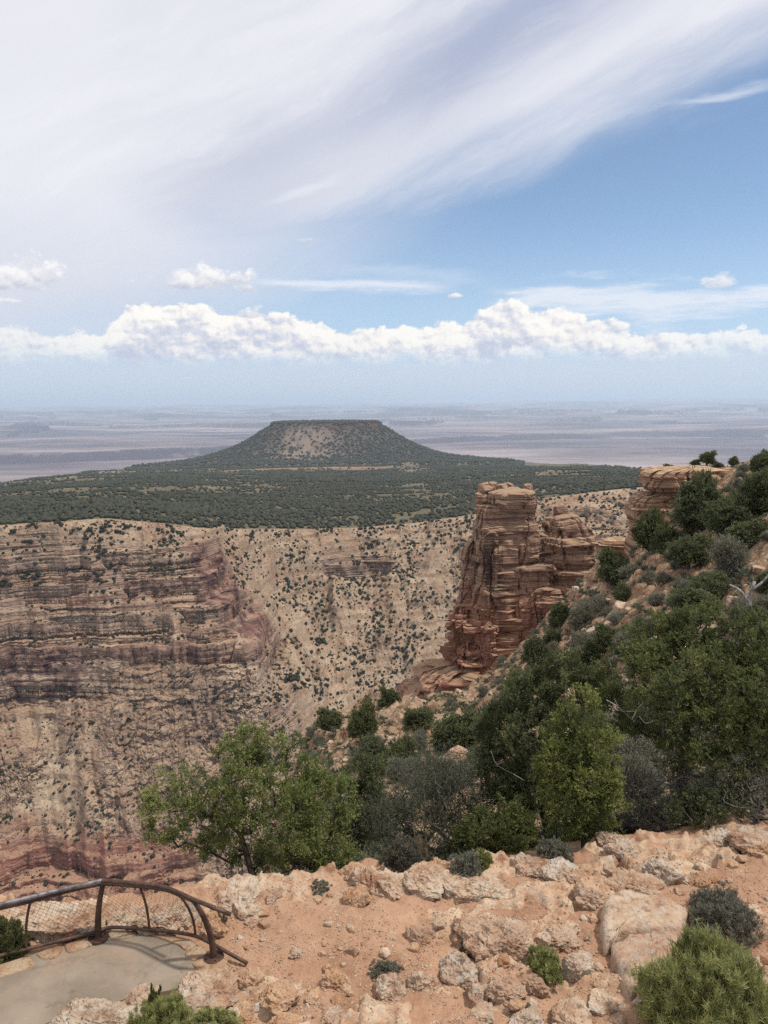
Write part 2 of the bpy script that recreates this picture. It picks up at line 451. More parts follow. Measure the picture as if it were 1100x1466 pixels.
# ------------------------------------------------------------------ canyon wall: columns of (photo height, distance)
def columns(cols, nt, npx, px0, px1, smooth=0, tpow=None):
    """surface through control columns; returns arrays of py and distance on a (t, px) grid"""
    xs = sorted(cols); K = len(cols[xs[0]])
    pxs = np.linspace(px0, px1, npx)
    tk = np.linspace(0, 1, K)
    A = np.array([cols[x] for x in xs], float)                       # (X,K,2)
    B = np.empty((npx, K, 2))
    for k in range(K):
        for c in range(2):
            B[:, k, c] = np.interp(pxs, xs, A[:, k, c])
    if smooth:
        w = np.hanning(2*smooth+3)[1:-1]; w /= w.sum()
        pad = np.pad(B, ((smooth, smooth), (0, 0), (0, 0)), mode='edge')
        B = np.stack([[np.convolve(pad[:, k, c], w, 'valid') for c in range(2)] for k in range(K)], 0).transpose(2, 0, 1)
    tt = np.linspace(0, 1, nt)
    out = np.empty((nt, npx, 2))
    f = tt*(K-1); i = np.clip(f.astype(int), 0, K-2); fr = (f-i)[:, None, None]
    Bt = B.transpose(1, 0, 2)
    out = Bt[i]*(1-fr)+Bt[i+1]*fr
    return pxs, out[..., 0], out[..., 1]

WALL = {
 -260: [(752,790),(790,775),(870,755),(930,740),(1010,728),(1100,685),(1200,645),(1300,605),(1400,565)],
 0:    [(752,800),(790,788),(870,764),(930,748),(1010,735),(1100,690),(1200,650),(1300,610),(1400,570)],
 60:   [(748,800),(790,785),(870,760),(930,742),(1008,728),(1100,685),(1200,645),(1300,605),(1400,565)],
 150:  [(742,800),(790,775),(870,745),(930,722),(1000,700),(1100,655),(1200,612),(1300,575),(1400,540)],
 240:  [(750,805),(790,775),(865,742),(930,708),(1000,680),(1100,640),(1200,602),(1300,570),(1400,535)],
 290:  [(756,812),(790,780),(858,738),(930,697),(1000,674),(1100,636),(1200,600),(1300,570),(1400,535)],
 312:  [(757,842),(790,812),(858,742),(930,696),(1000,672),(1100,635),(1200,600),(1300,570),(1400,535)],
 334:  [(757,868),(790,842),(858,765),(925,697),(1000,668),(1100,634),(1200,600),(1300,570),(1400,535)],
 372:  [(757,898),(797,870),(862,822),(918,706),(1000,668),(1100,634),(1200,600),(1300,570),(1400,535)],
 400:  [(757,925),(805,895),(865,858),(925,800),(1000,680),(1100,640),(1200,605),(1300,572),(1400,535)],
 450:  [(757,950),(805,918),(865,880),(925,842),(1000,745),(1090,680),(1190,640),(1300,600),(1400,560)],
 520:  [(755,965),(805,925),(865,882),(935,832),(1000,788),(1060,750),(1130,715),(1230,670),(1330,640)],
 600:  [(748,985),(800,940),(860,897),(930,850),(1000,808),(1060,770),(1130,735),(1230,690),(1330,650)],
 680:  [(736,1005),(800,945),(860,902),(930,860),(1000,825),(1060,790),(1130,755),(1230,710),(1330,670)],
 780:  [(713,1050),(765,975),(830,925),(900,880),(970,840),(1060,800),(1130,765),(1230,720),(1330,680)],
 880:  [(701,1100),(745,1010),(800,950),(860,905),(930,860),(1030,810),(1130,770),(1230,720),(1330,680)],
 960:  [(694,1130),(740,1040),(800,965),(860,915),(930,870),(1030,820),(1130,770),(1230,720),(1330,680)],
 1360: [(690,1150),(740,1050),(800,970),(860,920),(930,870),(1030,820),(1130,770),(1230,720),(1330,680)],
}
W_NT, W_NX = 740, 1400
wpx, WPY, WD = columns(WALL, W_NT, W_NX, -250, 1350, smooth=5)
WPX = np.broadcast_to(wpx, WPY.shape)
WP = at(WPX, WPY, WD)

def terrace(z, L, warp, cliff=.14, rise=.62):
    q = (z+warp)/L; k = np.floor(q); f = q-k
    g = np.where(f < 1-cliff, (1-rise)*f/(1-cliff), (1-rise)+rise*(f-(1-cliff))/cliff)
    return L*(k+g)-warp

def build_canyon():
    PX, PY = WPX, WPY
    P = WP.copy(); X, Y, Z = P[..., 0], P[..., 1], P[..., 2]
    T = np.linspace(0, 1, W_NT)[:, None]*np.ones_like(Z)
    fade = sstep(0, .05, T)
    # gullies and ribs down the talus, bumps everywhere
    big = fbm2(X/90, Y/90, 4, 3); mid = fbm2(X/24, Y/24, 4, 9)
    az = np.arctan2(X, Y)*800
    gul = ridge2(az/34+.35*fbm2(X/60, Y/60, 2, 6), Y/260, 3, 21)
    ex_ = np.interp(PY, [740, 800, 860, 866, 910, 960, 1100], [296, 318, 338, 354, 392, 412, 432])
    spur = np.clip(sstep(ex_+9, ex_-9, PX+7*mid), 0, 1)                     # left buttress
    face = spur*sstep(765, 800, PY)*(1-sstep(975, 1045, PY+10*mid)*.93)
    ledge = np.exp(-((PY-812-10*big)/16)**2)*sstep(450, 480, PX)*sstep(575, 545, PX)     # ledge across the back slope
    lower = spur*sstep(1180, 1215, PY+8*mid)*sstep(340, 250, PX+30*big)
    back = sstep(760, 800, PX)*.5
    cm = np.clip(face+ledge+lower*.9+back, 0, 1)
    rad = np.stack([-X, -Y, 0*X], -1); rad /= np.linalg.norm(rad, axis=-1, keepdims=True)
    blocky = np.clip(spur*sstep(925, 965, PY+10*mid)*sstep(110, 175, PX+25*mid)+.8*spur*sstep(1000, 1060, PY)*sstep(-.15, .25, fbm2(X/70, Z/50, 3, 91)), 0, 1)*(1-.9*lower)
    # buttresses and re-entrants run up the whole face, so the ledges step in and out
    butt = ridge2(az/46+.5*fbm2(X/80, Y/80, 2, 16), Z/190, 3, 19)*(.35+.65*face)*spur+.5*ridge2(az/17, Z/80, 2, 29)*spur
    X = X+rad[..., 0]*fade*4.5*butt; Y = Y+rad[..., 1]*fade*4.5*butt
    Z = Z + fade*(6*big+2.0*mid)*(.4+.6*(1-cm)) + fade*8.5*gul*(1-cm)*(1-.5*spur) + fade*1.2*fbm2(X/9, Y/9, 3, 12)
    cover = fbm2(X/55, Z/26, 4, 41)                                        # talus lying over the ledges in patches
    zt = terrace(Z, 25.0, 2.2*fbm2(X/160, Y/160, 2, 31), .12, .66)
    zf = terrace(zt, 5.6, .7*fbm2(X/60, Y/60, 2, 33), .20, .74)
    zf = terrace(zf, 1.9, .4*fbm2(X/30, Y/30, 2, 34), .3, .6)
    cmf = np.clip(cm*(1.15-1.5*sstep(-.05, .4, cover)), 0, 1)*fade*(1-.8*blocky)
    Zs = Z*(1-cmf)+zf*cmf
    zs2 = terrace(Z, 9.0, .8*big, .22, .62)
    k2 = .62*fade*(1-cmf)*sstep(-.3, .3, cover)*(1-blocky)
    Zs = Zs*(1-k2)+zs2*k2
    # more rows where the wall is steep, so that every cliff is finely divided
    NT2 = 980
    st_ = np.sqrt(np.diff(Zs, axis=0)**2+.25*(np.diff(X, axis=0)**2+np.diff(Y, axis=0)**2))
    w9 = np.ones(9)/9; st_ = np.apply_along_axis(lambda r: np.convolve(np.pad(r, 4, mode='edge'), w9, 'valid'), 1, st_)+.12
    cum = np.vstack([np.zeros((1, st_.shape[1])), np.cumsum(st_, axis=0)]); cum /= cum[-1:]
    q_ = np.linspace(0, 1, NT2); fr = np.stack([np.interp(q_, cum[:, j], np.arange(W_NT)) for j in range(cum.shape[1])], 1)
    i0 = np.clip(fr.astype(int), 0, W_NT-2); fr = fr-i0; jj_ = np.arange(W_NX)[None, :]
    lp = lambda A: A[i0, jj_]*(1-fr)+A[i0+1, jj_]*fr
    X, Y, Z, Zs, PX, PY, mid, big, az, cm, cmf, spur, blocky, fade, ledge, ex_, lower = [lp(A) for A in (X, Y, Z, Zs, PX, PY, mid, big, az, cm, cmf, spur, blocky, fade, ledge, ex_, lower)]
    rad = np.stack([-X, -Y, 0*X], -1); rad /= np.linalg.norm(rad, axis=-1, keepdims=True)
    P = np.stack([X, Y, Zs], -1)
    gl = np.random.default_rng(77); e = [Zs.min()-5]
    while e[-1] < Zs.max()+5: e.append(e[-1]+gl.uniform(1.1, 4.4))
    e = np.array(e); ok_ = gl.normal(0, 1, len(e)+1); zz = Zs+.5*mid
    kl = np.searchsorted(e, zz); r1 = (_h(kl, np.floor(az/12+kl*1.37+.5*mid), np.full(kl.shape, 5)) % 1000)/1000.0-.5
    groove = np.exp(-((zz-e[np.clip(kl-1, 0, len(e)-1)])/.55)**2)
    bed = .85*ok_[kl]+.6*r1-1.0*groove
    joint = ridge2(az/9+.3*big, Zs/60, 3, 61)
    q = np.stack([X/12, Y/12, Zs/10], -1)
    blk = fbm3(q, 4, 71, .6)
    b1 = np.abs(perlin3(q*1.0, 81)); b2 = np.abs(perlin3(q*2.3+4, 82)); b3 = np.abs(perlin3(q*5.0+9, 83))
    lumps = 1.0-2.2*(b1+.55*b2+.3*b3)
    def blocks(rh, cw, sd, w1):                                            # angular blocks bounded by beds and joints
        zz_ = Zs/rh+w1*fbm2(X/30, Z/30, 2, sd); row = np.floor(zz_)
        sh = (_h(row, row*0, np.full(row.shape, sd)) % 1000)/1000.0
        cc = az/cw*(.7+.6*sh)+sh*7+w1*1.2*fbm2(X/22, Z/22, 2, sd+1)+.25*row*(fbm2(X/60, Z/60, 2, sd+2)); colm = np.floor(cc)
        v = (_h(row, colm, np.full(row.shape, sd+7)) % 1000)/1000.0
        edge = np.minimum(np.minimum(cc-colm, 1-(cc-colm))*cw, np.minimum(zz_-row, 1-(zz_-row))*rh)
        return (v-.5)*2, np.exp(-(edge/.45)**2), cc-colm, zz_-row
    bA, eA, fA, gA = blocks(9.0, 10.0, 201, .5); bB, eB, fB, gB = blocks(3.6, 4.4, 211, .6); bC, eC, fC, gC = blocks(1.9, 2.2, 221, .6)
    chunky = 2.0*bA+1.0*bB+.55*bC-.6*eA-.35*eB+1.2*(fA-.5)*bB+.9*(gA-.5)
    vj = 1-np.abs(perlin2(az/6.5+.5*mid, Zs/45, 63))*2.2
    amp = np.clip(cmf+.25*cm, 0, 1)
    off = amp*(1.3*bed+1.5*blk+0.5*np.minimum(joint, .8)*sstep(850, 960, PY))+blocky*fade*(chunky+.8*lumps-1.3*np.maximum(vj-.55, 0)*2+.9*blk)+.9*(1-amp)*fade*blk
    P = P+rad*off[..., None]; P[..., 2] += blocky*fade*.5*lumps
    N = grid_normals(P)
    rock = sstep(.80, .48, N[..., 2])
    rock = np.clip(rock*(.35+.65*np.clip(cm+blocky, 0, 1)), 0, 1)
    cleft = blocky*sstep(.1, -.7, lumps)

    red = np.clip(sstep(1165, 1215, PY+14*mid)*sstep(330, 230, PX+40*big), 0, 1)
    red = np.maximum(red, .75*spur*.5*np.exp(-((PY-925-6*mid)/14)**2))
    red = np.maximum(red, .25*spur*sstep(770, 800, PY)*sstep(940, 900, PY))
    red = np.maximum(red, .12*blocky)
    red = np.maximum(red, .5*np.exp(-((PX-318-(PY-840)*.45)/28)**2)*np.exp(-((PY-855)/52)**2))
    stain = np.exp(-((PX-60-30*mid)/75)**4)*sstep(905, 930, PY)*sstep(1015, 975, PY+20*mid)
    stain = np.maximum(stain, np.exp(-((PX-170-20*mid)/40)**2)*np.exp(-((PY-1035)/32)**2)*.6)
    stain = np.maximum(stain, np.exp(-((PX-30-20*mid)/35)**2)*np.exp(-((PY-1110)/60)**2)*.55)
    stain = np.maximum(stain, np.exp(-((PX-310-25*mid)/70)**2)*np.exp(-((PY-1055-20*big)/55)**2)*.6)
    stain = np.maximum(stain, .5*spur*np.exp(-((PY-828-6*mid)/7)**2))
    stain = np.maximum(stain, .8*np.exp(-((PX-308-(PY-840)*.4)/26)**2)*np.exp(-((PY-845)/55)**2))
    stain = np.maximum(stain, .6*ledge)
    nose = sstep(ex_-62, ex_-30, PX+16*mid)*sstep(ex_+12, ex_-2, PX+5*mid)*(sstep(768, 790, PY+6*mid)*sstep(868, 858, PY)+sstep(868, 876, PY)*sstep(918, 906, PY+5*mid))
    shelf = spur*np.exp(-((PY-921-4*mid)/7)**2)*sstep(130, 175, PX)
    stain = np.maximum(stain, 1.25*nose); stain = np.maximum(stain, .9*shelf); red = np.maximum(red, .5*nose); rock = np.maximum(rock, nose); rock = np.maximum(rock, .9*shelf)
    pale = spur*(np.exp(-((PY-876-3*mid)/9)**2)+.8*np.exp(-((PY-800-3*mid)/7)**2)+.6*np.exp(-((PY-842-3*mid)/5)**2))*(1-nose)*(.6+.8*np.clip(fbm2(X/40, Z/12, 3, 95), -.5, .6))
    pale = np.clip(np.maximum(pale, .55*blocky*sstep(-.6, .5, bA)), 0, 1)
    rock = np.maximum(rock, stain*.8*(1-.6*blocky))
    me = mesh_np('canyon_wall', P.reshape(-1, 3), grid_faces(NT2, W_NX)[:, ::-1], True,
                 {'rock': rock, 'red': red, 'stain': stain, 'pale': pale})
    o = link('canyon_wall', me, canyon_material()); tag(o, kind='structure')
    return P, N, rock
CANP, CANN, CANROCK = build_canyon()

# ------------------------------------------------------------------ plateau beyond the rim, with the flat-topped hill
RIM = WP[0]                                                            # rim line
rim_az = np.arctan2(RIM[:, 0], RIM[:, 1]); rim_d = np.hypot(RIM[:, 0], RIM[:, 1]); rim_z = CANP[0, :, 2]
_o = np.argsort(rim_az); rim_az, rim_d, rim_z = rim_az[_o], rim_d[_o], rim_z[_o]
MESA_D = 5500.0
MC = at(468, 640, MESA_D)[:2]
MTOP = float(at(468, 604, MESA_D)[2])
EDGE = [(-300, 2300), (0, 2700), (90, 3600), (190, 5200), (280, 6400), (640, 6600), (700, 6400), (800, 5000), (880, 4000), (930, 3300), (1010, 2700), (1400, 2500)]
edge_az = [math.atan2(*at(p, 670, 1000)[:2]) for p, d in EDGE]; edge_d = [d for p, d in EDGE]
Z_FAR = -372.0
def plateau_z(X, Y, noise=True):
    A = np.arctan2(X, Y); Dd = np.hypot(X, Y)
    d0 = np.interp(A, rim_az, rim_d); z0 = np.interp(A, rim_az, rim_z)
    s = np.clip((Dd-d0)/(5000-d0), 0, 1.6)
    z = z0+(Z_FAR-z0)*s
    if noise: z = z+sstep(0, .03, s)*(5*fbm2(X/260, Y/260, 4, 5)+9*fbm2(X/900, Y/900, 3, 8)*s)
    zp = z.copy()
    # the hill
    dx, dy = X-MC[0], Y-MC[1]
    th = np.arctan2(dy, dx)
    gx = dx*np.where(dx > 0, 1.0, 1.02)
    r = np.hypot(gx, dy*1.05)*(1+.035*fbm2(np.cos(th)*1.5, np.sin(th)*1.5, 3, 44)+.012*fbm2(np.cos(th)*9, np.sin(th)*9, 2, 45))
    hh = MTOP-Z_FAR
    prof = np.interp(r, [0, 350, 368, 380, 390, 425, 520, 640, 760, 900, 1080, 1350, 1800, 2300], [1, 1.0, .99, .965, .90, .82, .59, .385, .24, .14, .08, .045, .015, 0])
    base = np.where(r < 2300, z*(1-prof)+Z_FAR*prof, z)
    zm = base+hh*prof+(r < 1300)*(r > 385)*(9*ridge2(th*11, r/700, 3, 46)+3*fbm2(X/60, Y/60, 3, 47))*sstep(385, 460, r)
    z = np.where(r < 2300, zm, z)
    e = np.interp(A, edge_az, edge_d)*(1+.06*fbm2(A*9, A*0, 3, 12))
    drop = sstep(0, 2600, Dd-e)
    z = z-drop*420
    return z, r, th, prof, drop, dx, dy

def patch_w(dx, dy, prof, X, Y):
    nz = fbm2(X/90, Y/90, 4, 66)
    return np.clip(.8+.9*nz, 0, 1)*np.exp(-np.abs((dx+75+90*nz)/(280-130*prof))**2.6)*sstep(1.0, .80, prof+.16*nz)*sstep(.08, .24, prof+.10*nz)*(dy < 0)
def build_plateau():
    na, nd = 620, 420
    A = np.linspace(rim_az[0], rim_az[-1], na); sd = np.linspace(0, 1, nd)[:, None]**1.0
    d0 = np.interp(A, rim_az, rim_d)[None, :]
    Dd = d0*(11000/d0)**sd
    X, Y = np.sin(A)*Dd, np.cos(A)*Dd
    Z, r, th, prof, drop, dx, dy = plateau_z(X, Y)
    P = np.stack([X, Y, Z], -1); P[0, :, 2] -= .4
    mesa = sstep(.02, .12, prof)
    nz = fbm2(X/60, Y/60, 3, 66)
    patch = mesa*patch_w(dx, dy, prof, X, Y)
    cap = sstep(.86, .90, prof)*sstep(.999, .99, prof)*sstep(-60, 120, dx)
    bare = sstep(.18, .5, fbm2(X/520, Y/900, 4, 77))*sstep(1700, 3600, Dd)*.8
    strip = np.exp(-((Dd-3950-60*nz)/110)**2)*np.exp(-((dx-40)/420)**4)
    me = mesh_np('plateau', P.reshape(-1, 3), grid_faces(nd, na), True,
                 {'mesa': mesa, 'patch': patch, 'cap': cap, 'bare': np.maximum(bare*(1-mesa), strip*.8), 'redstrip': strip*.8})
    tag(link('plateau', me, plateau_material()), kind='structure')
build_plateau()

# ------------------------------------------------------------------ far desert
def build_desert():
    na, nd = 700, 560
    A = np.linspace(R(-50), R(50), na); s = np.linspace(0, 1, nd)[:, None]
    Dd = 4200*(190000/4200)**s*np.ones_like(A)
    X, Y = np.sin(A)*Dd, np.cos(A)*Dd
    px = 550+FPX*np.tan(A)*np.ones_like(Dd)
    Z = np.full(X.shape, -700.0)
    rise = np.interp(Dd, [0, 16000, 40000, 80000, 120000, 190000], [0, 0, 80, 200, 250, 255])
    Z = Z+rise+sstep(600, 1150, px)*np.interp(Dd, [0, 60000, 95000, 130000, 190000], [0, 0, 400, 440, 450])
    Z = Z+25*fbm2(X/5000, Y/2500, 4, 3)+np.interp(Dd, [0, 30000, 60000, 120000], [0, 40, 130, 90])*fbm2(X/14000, Y/9000, 4, 13)
    # gorge and escarpments: the ground steps up along wandering lines
    def scarp(dists, h, seed, wob=.10):
        L = np.interp(px, [q[0] for q in dists], [q[1] for q in dists])
        L = L*(1+wob*1.4*fbm2(X/5200, Y/5200, 6, seed, .6))
        hm = h*np.clip(.75+.8*fbm2(X/6000, Y/6000, 3, seed+2), .1, 1.5)
        return hm*sstep(0, 1, (Dd-L)/(L*.012))
    Z = Z+scarp([(-300, 12600), (0, 12400), (300, 12800), (600, 15000), (700, 17000), (1100, 18500), (1400, 19000)], np.interp(px, [0, 400, 700, 1100], [60, 60, 105, 115]), 101, .05)
    g0 = np.interp(px, [-300, 0, 320, 520, 680, 800, 1100, 1400], [11200, 11000, 11400, 12300, 14800, 16400, 17200, 17500])*(1+.05*fbm2(X/5200, Y/5200, 4, 101))
    Z = Z-200*sstep(0, .02, (Dd-g0)/g0)*sstep(.13, .085, (Dd-g0)/g0)
    Z = Z+scarp([(-300, 26000), (400, 24000), (700, 27000), (1400, 30000)], 120, 131, .16)
    Z = Z+scarp([(-300, 44000), (400, 40000), (900, 36000), (1400, 42000)], 170, 151, .2)
    Z = Z+scarp([(-300, 70000), (400, 72000), (900, 60000), (1400, 66000)], 130, 171, .2)
    P = np.stack([X, Y, Z], -1)
    N = grid_normals(P)
    me = mesh_np('desert', P.reshape(-1, 3), grid_faces(nd, na), True, {'steep': sstep(.995, .93, N[..., 2])})
    tag(link('desert', me, desert_material()), kind='structure')
    return float(Z.max())
ZMAX = build_desert()

# ------------------------------------------------------------------ brushy near slope
SLOPE = {
 -300: [(1330,10.6),(1345,11.4),(1400,13),(1500,18),(1500,30),(1500,50),(1500,80),(1500,110),(1540,130)],
 100:  [(1298,11.7),(1330,12.5),(1400,15),(1460,20),(1460,30),(1460,50),(1460,80),(1460,110),(1500,130)],
 300:  [(1272,12.6),(1300,13.6),(1370,17),(1400,22),(1400,30),(1400,50),(1400,80),(1400,110),(1450,130)],
 380:  [(1264,12.8),(1285,14),(1315,18),(1320,24),(1300,34),(1270,52),(1250,80),(1240,110),(1300,130)],
 425:  [(1258,13),(1280,15),(1285,19),(1262,26),(1215,40),(1158,64),(1105,92),(1085,112),(1140,128)],
 460:  [(1252,13),(1264,15.5),(1250,20),(1215,27),(1150,42),(1095,66),(1052,92),(1028,112),(1080,130)],
 520:  [(1242,13.2),(1246,16),(1225,20),(1185,27),(1125,42),(1072,66),(1032,95),(1008,116),(1070,136)],
 600:  [(1236,13.3),(1236,16),(1205,21),(1160,29),(1105,45),(1055,70),(1020,98),(1004,120),(1070,145)],
 680:  [(1228,13.5),(1220,16),(1180,22),(1130,32),(1080,50),(1035,78),(1005,104),(985,130),(1060,160)],
 760:  [(1218,13.7),(1200,16.5),(1150,23),(1090,34),(1025,54),(970,84),(935,112),(912,140),(1000,175)],
 840:  [(1208,13.9),(1180,17),(1120,24),(1045,36),(965,58),(895,90),(850,122),(822,150),(900,185)],
 900:  [(1198,14.1),(1165,17.5),(1090,25),(1000,38),(910,60),(840,90),(797,118),(768,142),(850,175)],
 960:  [(1188,14.4),(1150,18),(1060,26),(960,40),(870,62),(785,92),(735,116),(702,132),(800,165)],
 1040: [(1178,14.6),(1135,18.5),(1030,27),(930,42),(835,62),(750,88),(700,108),(668,124),(770,160)],
 1100: [(1172,14.8),(1125,19),(1015,28),(905,42),(800,62),(722,86),(680,104),(660,118),(760,150)],
 1260: [(1165,15),(1110,19),(985,28),(870,42),(780,60),(705,80),(668,95),(650,108),(750,140)],
 1420: [(1165,15),(1105,19),(970,28),(850,42),(760,60),(695,80),(660,95),(645,108),(745,140)],
}
RIMC = [(-500, 1345), (-150, 1318), (0, 1300), (120, 1293), (220, 1286), (300, 1270), (350, 1260), (420, 1256), (470, 1250), (520, 1238), (640, 1236), (760, 1216), (850, 1206), (960, 1188), (1100, 1172), (1300, 1168), (1600, 1168)]
for _c, _pts in SLOPE.items():
    _y = float(np.interp(_c, [r[0] for r in RIMC], [r[1] for r in RIMC]))+3
    _d0 = float(np.hypot(*at_z(_c, _y, -.3)[:2])); _pts[0] = (_y, _d0)
    if _c <= 300:
        for _k, (_dd, _z) in enumerate(((1.2, -2.2), (3.5, -6), (8, -14), (18, -30), (38, -52), (65, -80), (95, -110), (115, -140))):
            _d = _d0+_dd; _pts[_k+1] = (733+FPX*math.tan(math.atan2(EYE-_z, _d)-PITCH), _d)
S_NT, S_NX = 460, 720
spx, SPY, SD = columns(SLOPE, S_NT, S_NX, -280, 1400, smooth=7)
SPX = np.broadcast_to(spx, SPY.shape)
def build_slope():
    P = at(SPX, SPY, SD); X, Y, Z = P[..., 0], P[..., 1], P[..., 2]
    T = np.linspace(0, 1, S_NT)[:, None]*np.ones_like(Z); fade = sstep(0, .06, T)
    a = np.clip(SD/60, .25, 1.4)
    Z0 = Z+fade*a*(.9*fbm2(X/9, Y/9, 4, 3)+.6*fbm2(X/2.6, Y/2.6, 4, 5, .6))
    zt = terrace(Z0, 1.7, .8*fbm2(X/14, Y/14, 3, 8), .2, .7)
    k = fade*np.clip(.35+.9*fbm2(X/18, Y/18, 3, 11), 0, .85)
    Z1 = Z0*(1-k)+zt*k
    P = np.stack([X, Y, Z1-.12*(1-fade)], -1)
    blk = fbm3(P/1.3, 3, 14)
    rad = np.stack([-X, -Y, 0*X], -1); rad /= np.linalg.norm(rad, axis=-1, keepdims=True)
    P = P+rad*(fade*a*.35*blk)[..., None]
    N = grid_normals(P)
    me = mesh_np('hillside', P.reshape(-1, 3), grid_faces(S_NT, S_NX)[:, ::-1], True, {'rock': sstep(.75, .5, N[..., 2])*.8})
    tag(link('hillside', me, slope_material()), kind='structure')
    return P, N
SLP, SLN = build_slope()
def on_slope(px, py):
    """point of the hillside seen at a photo pixel (nearest layer)"""
    c = int(np.clip(round((px-spx[0])/(spx[1]-spx[0])), 0, S_NX-1))
    qx, qy = project(SLP[:, max(0, c-1):c+2])
    d = np.abs(qy-py)+.3*np.abs(qx-px)
    d[:int(S_NT*.04)] += 50; d[int(S_NT*.89):] += 60
    i, j = np.unravel_index(np.argmin(d), d.shape)
    return SLP[i, max(0, c-1)+j]

# ------------------------------------------------------------------ plant builders
def foliage_material(name, dark, light, rough=.7, transl=.33, hue=.35):
    m, t = material(name)
    k = t.attr('tint'); r = t.rnd()
    n = t.noise(t.objc(), 1.1, 3, .6)
    f = t.add(t.mul(k, .7), t.mul(t.sub(n, .5), .9))
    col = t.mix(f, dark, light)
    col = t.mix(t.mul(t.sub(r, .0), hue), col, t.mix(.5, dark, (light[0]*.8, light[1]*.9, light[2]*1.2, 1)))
    d = t.bsdf(col, rough, None, .15)
    tr = t.n('ShaderNodeBsdfTranslucent', {'Color': col}).outputs[0]
    t.out(t.n('ShaderNodeMixShader', {0: transl, 1: d, 2: tr}).outputs[0])
    return m
def bark_material(name, a, b):
    m, t = material(name)
    P = t.objc(); n = t.noise(t.vmul(P, (9, 9, 2.0)), 1.0, 6, .65)
    col = t.mix(t.ss(.35, .65, n), a, b)
    t.out(t.bsdf(col, .9, t.bump(n, .7, .03), .1))
    return m
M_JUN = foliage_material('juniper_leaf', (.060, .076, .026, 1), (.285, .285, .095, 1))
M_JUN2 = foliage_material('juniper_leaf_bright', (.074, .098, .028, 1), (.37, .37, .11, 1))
M_PIN = foliage_material('pinyon_needle', (.058, .070, .030, 1), (.240, .245, .105, 1))
M_PINM = foliage_material('pinyon_needle_far', (.060, .072, .034, 1), (.240, .243, .112, 1))
M_GREY = foliage_material('grey_leaf', (.14, .134, .092, 1), (.33, .31, .215, 1))
M_GREYG = foliage_material('grey_green_leaf', (.070, .076, .048, 1), (.190, .195, .125, 1))
M_SAGE = foliage_material('sage_leaf', (.16, .152, .104, 1), (.39, .365, .255, 1))
M_SAGE2 = foliage_material('sage_leaf_tan', (.095, .085, .055, 1), (.26, .225, .150, 1))
M_BRIGHT = foliage_material('rabbitbrush_blade', (.13, .14, .040, 1), (.62, .60, .23, 1))
M_DOT = foliage_material('distant_shrub_leaf', (.034, .040, .026, 1), (.088, .092, .060, 1))
M_FOREST = foliage_material('forest_leaf', (.050, .053, .032, 1), (.138, .132, .082, 1))
M_STRAW = foliage_material('dry_grass', (.22, .16, .08, 1), (.42, .33, .20, 1))
M_BARK = bark_material('bark', (.040, .030, .024, 1), (.135, .110, .090, 1))
M_DEAD = bark_material('dead_wood', (.14, .12, .10, 1), (.42, .38, .34, 1))
M_TWIG = bark_material('twig', (.070, .058, .048, 1), (.190, .160, .135, 1))

def unit(v): return v/(np.linalg.norm(v, axis=-1, keepdims=True)+1e-9)

def skeleton(g, tips, trunk, r_tip=.010, power=.46, jitter=.08, k=5):
    """joins every tip to the growing limb system by its nearest node; returns tapered tubes"""
    nodes = [np.array(p, float) for p in trunk]; par = [-1]+list(range(len(trunk)-1))
    base = nodes[0]
    order = np.argsort(np.linalg.norm(tips-nodes[-1], axis=1))
    own = []
    for i in order:
        tp = tips[i]; arr = np.array(nodes)
        d = np.linalg.norm(arr-tp, axis=1)+.35*np.maximum(0, arr[:, 2]-tp[2]+.05)*3
        d[0] += 2.0
        j = int(np.argmin(d)); q = nodes[j]; L = np.linalg.norm(tp-q)
        ns = max(1, int(L/.35)); prev = j
        for s in range(1, ns+1):
            f = s/ns; p = q+(tp-q)*f
            p = p+np.array([0, 0, -.10*L*math.sin(math.pi*f)])+g.normal(0, jitter*L*.35*math.sin(math.pi*f)+.006, 3)
            nodes.append(p); par.append(prev); prev = len(nodes)-1
        own.append(prev)
    cnt = np.zeros(len(nodes))
    for o in own: cnt[o] += 1
    for i in range(len(nodes)-1, 0, -1): cnt[par[i]] += cnt[i]
    rad = r_tip*np.maximum(cnt, 1)**power
    V = []; F = []
    an = np.arange(k)*2*np.pi/k
    for i in range(1, len(nodes)):
        a, b = nodes[par[i]], nodes[i]; dv = b-a; L = np.linalg.norm(dv)
        if L < 1e-5: continue
        dv /= L; ref = np.array([0, 0, 1.0]) if abs(dv[2]) < .9 else np.array([1.0, 0, 0])
        u = unit(np.cross(dv, ref)); w = np.cross(dv, u)
        ring = np.cos(an)[:, None]*u+np.sin(an)[:, None]*w
        o = len(V)*2*k
        ra = rad[par[i]] if par[i] == par[i] and cnt[par[i]] < cnt[i]*3 else rad[i]*1.15
        V.append(np.vstack([a-dv*.3*rad[i]+ring*min(ra, rad[i]*1.5), b+ring*rad[i]]))
        F.append(np.array([[o+j, o+(j+1) % k, o+k+(j+1) % k, o+k+j] for j in range(k)]))
    return np.concatenate(V), np.concatenate(F)

def lobe_points(g, lobes, n, inner=.5):
    w = np.array([l[6] if len(l) > 6 else l[3]*l[4]*l[5] for l in lobes]); w = w/w.sum()
    out = []
    for l, c in zip(lobes, g.multinomial(n, w)):
        v = unit(g.normal(size=(c, 3))); r = (inner**3+(1-inner**3)*g.random(c))**(1/3)
        out.append(np.array(l[:3])+v*r[:, None]*np.array(l[3:6]))
    return np.concatenate(out)

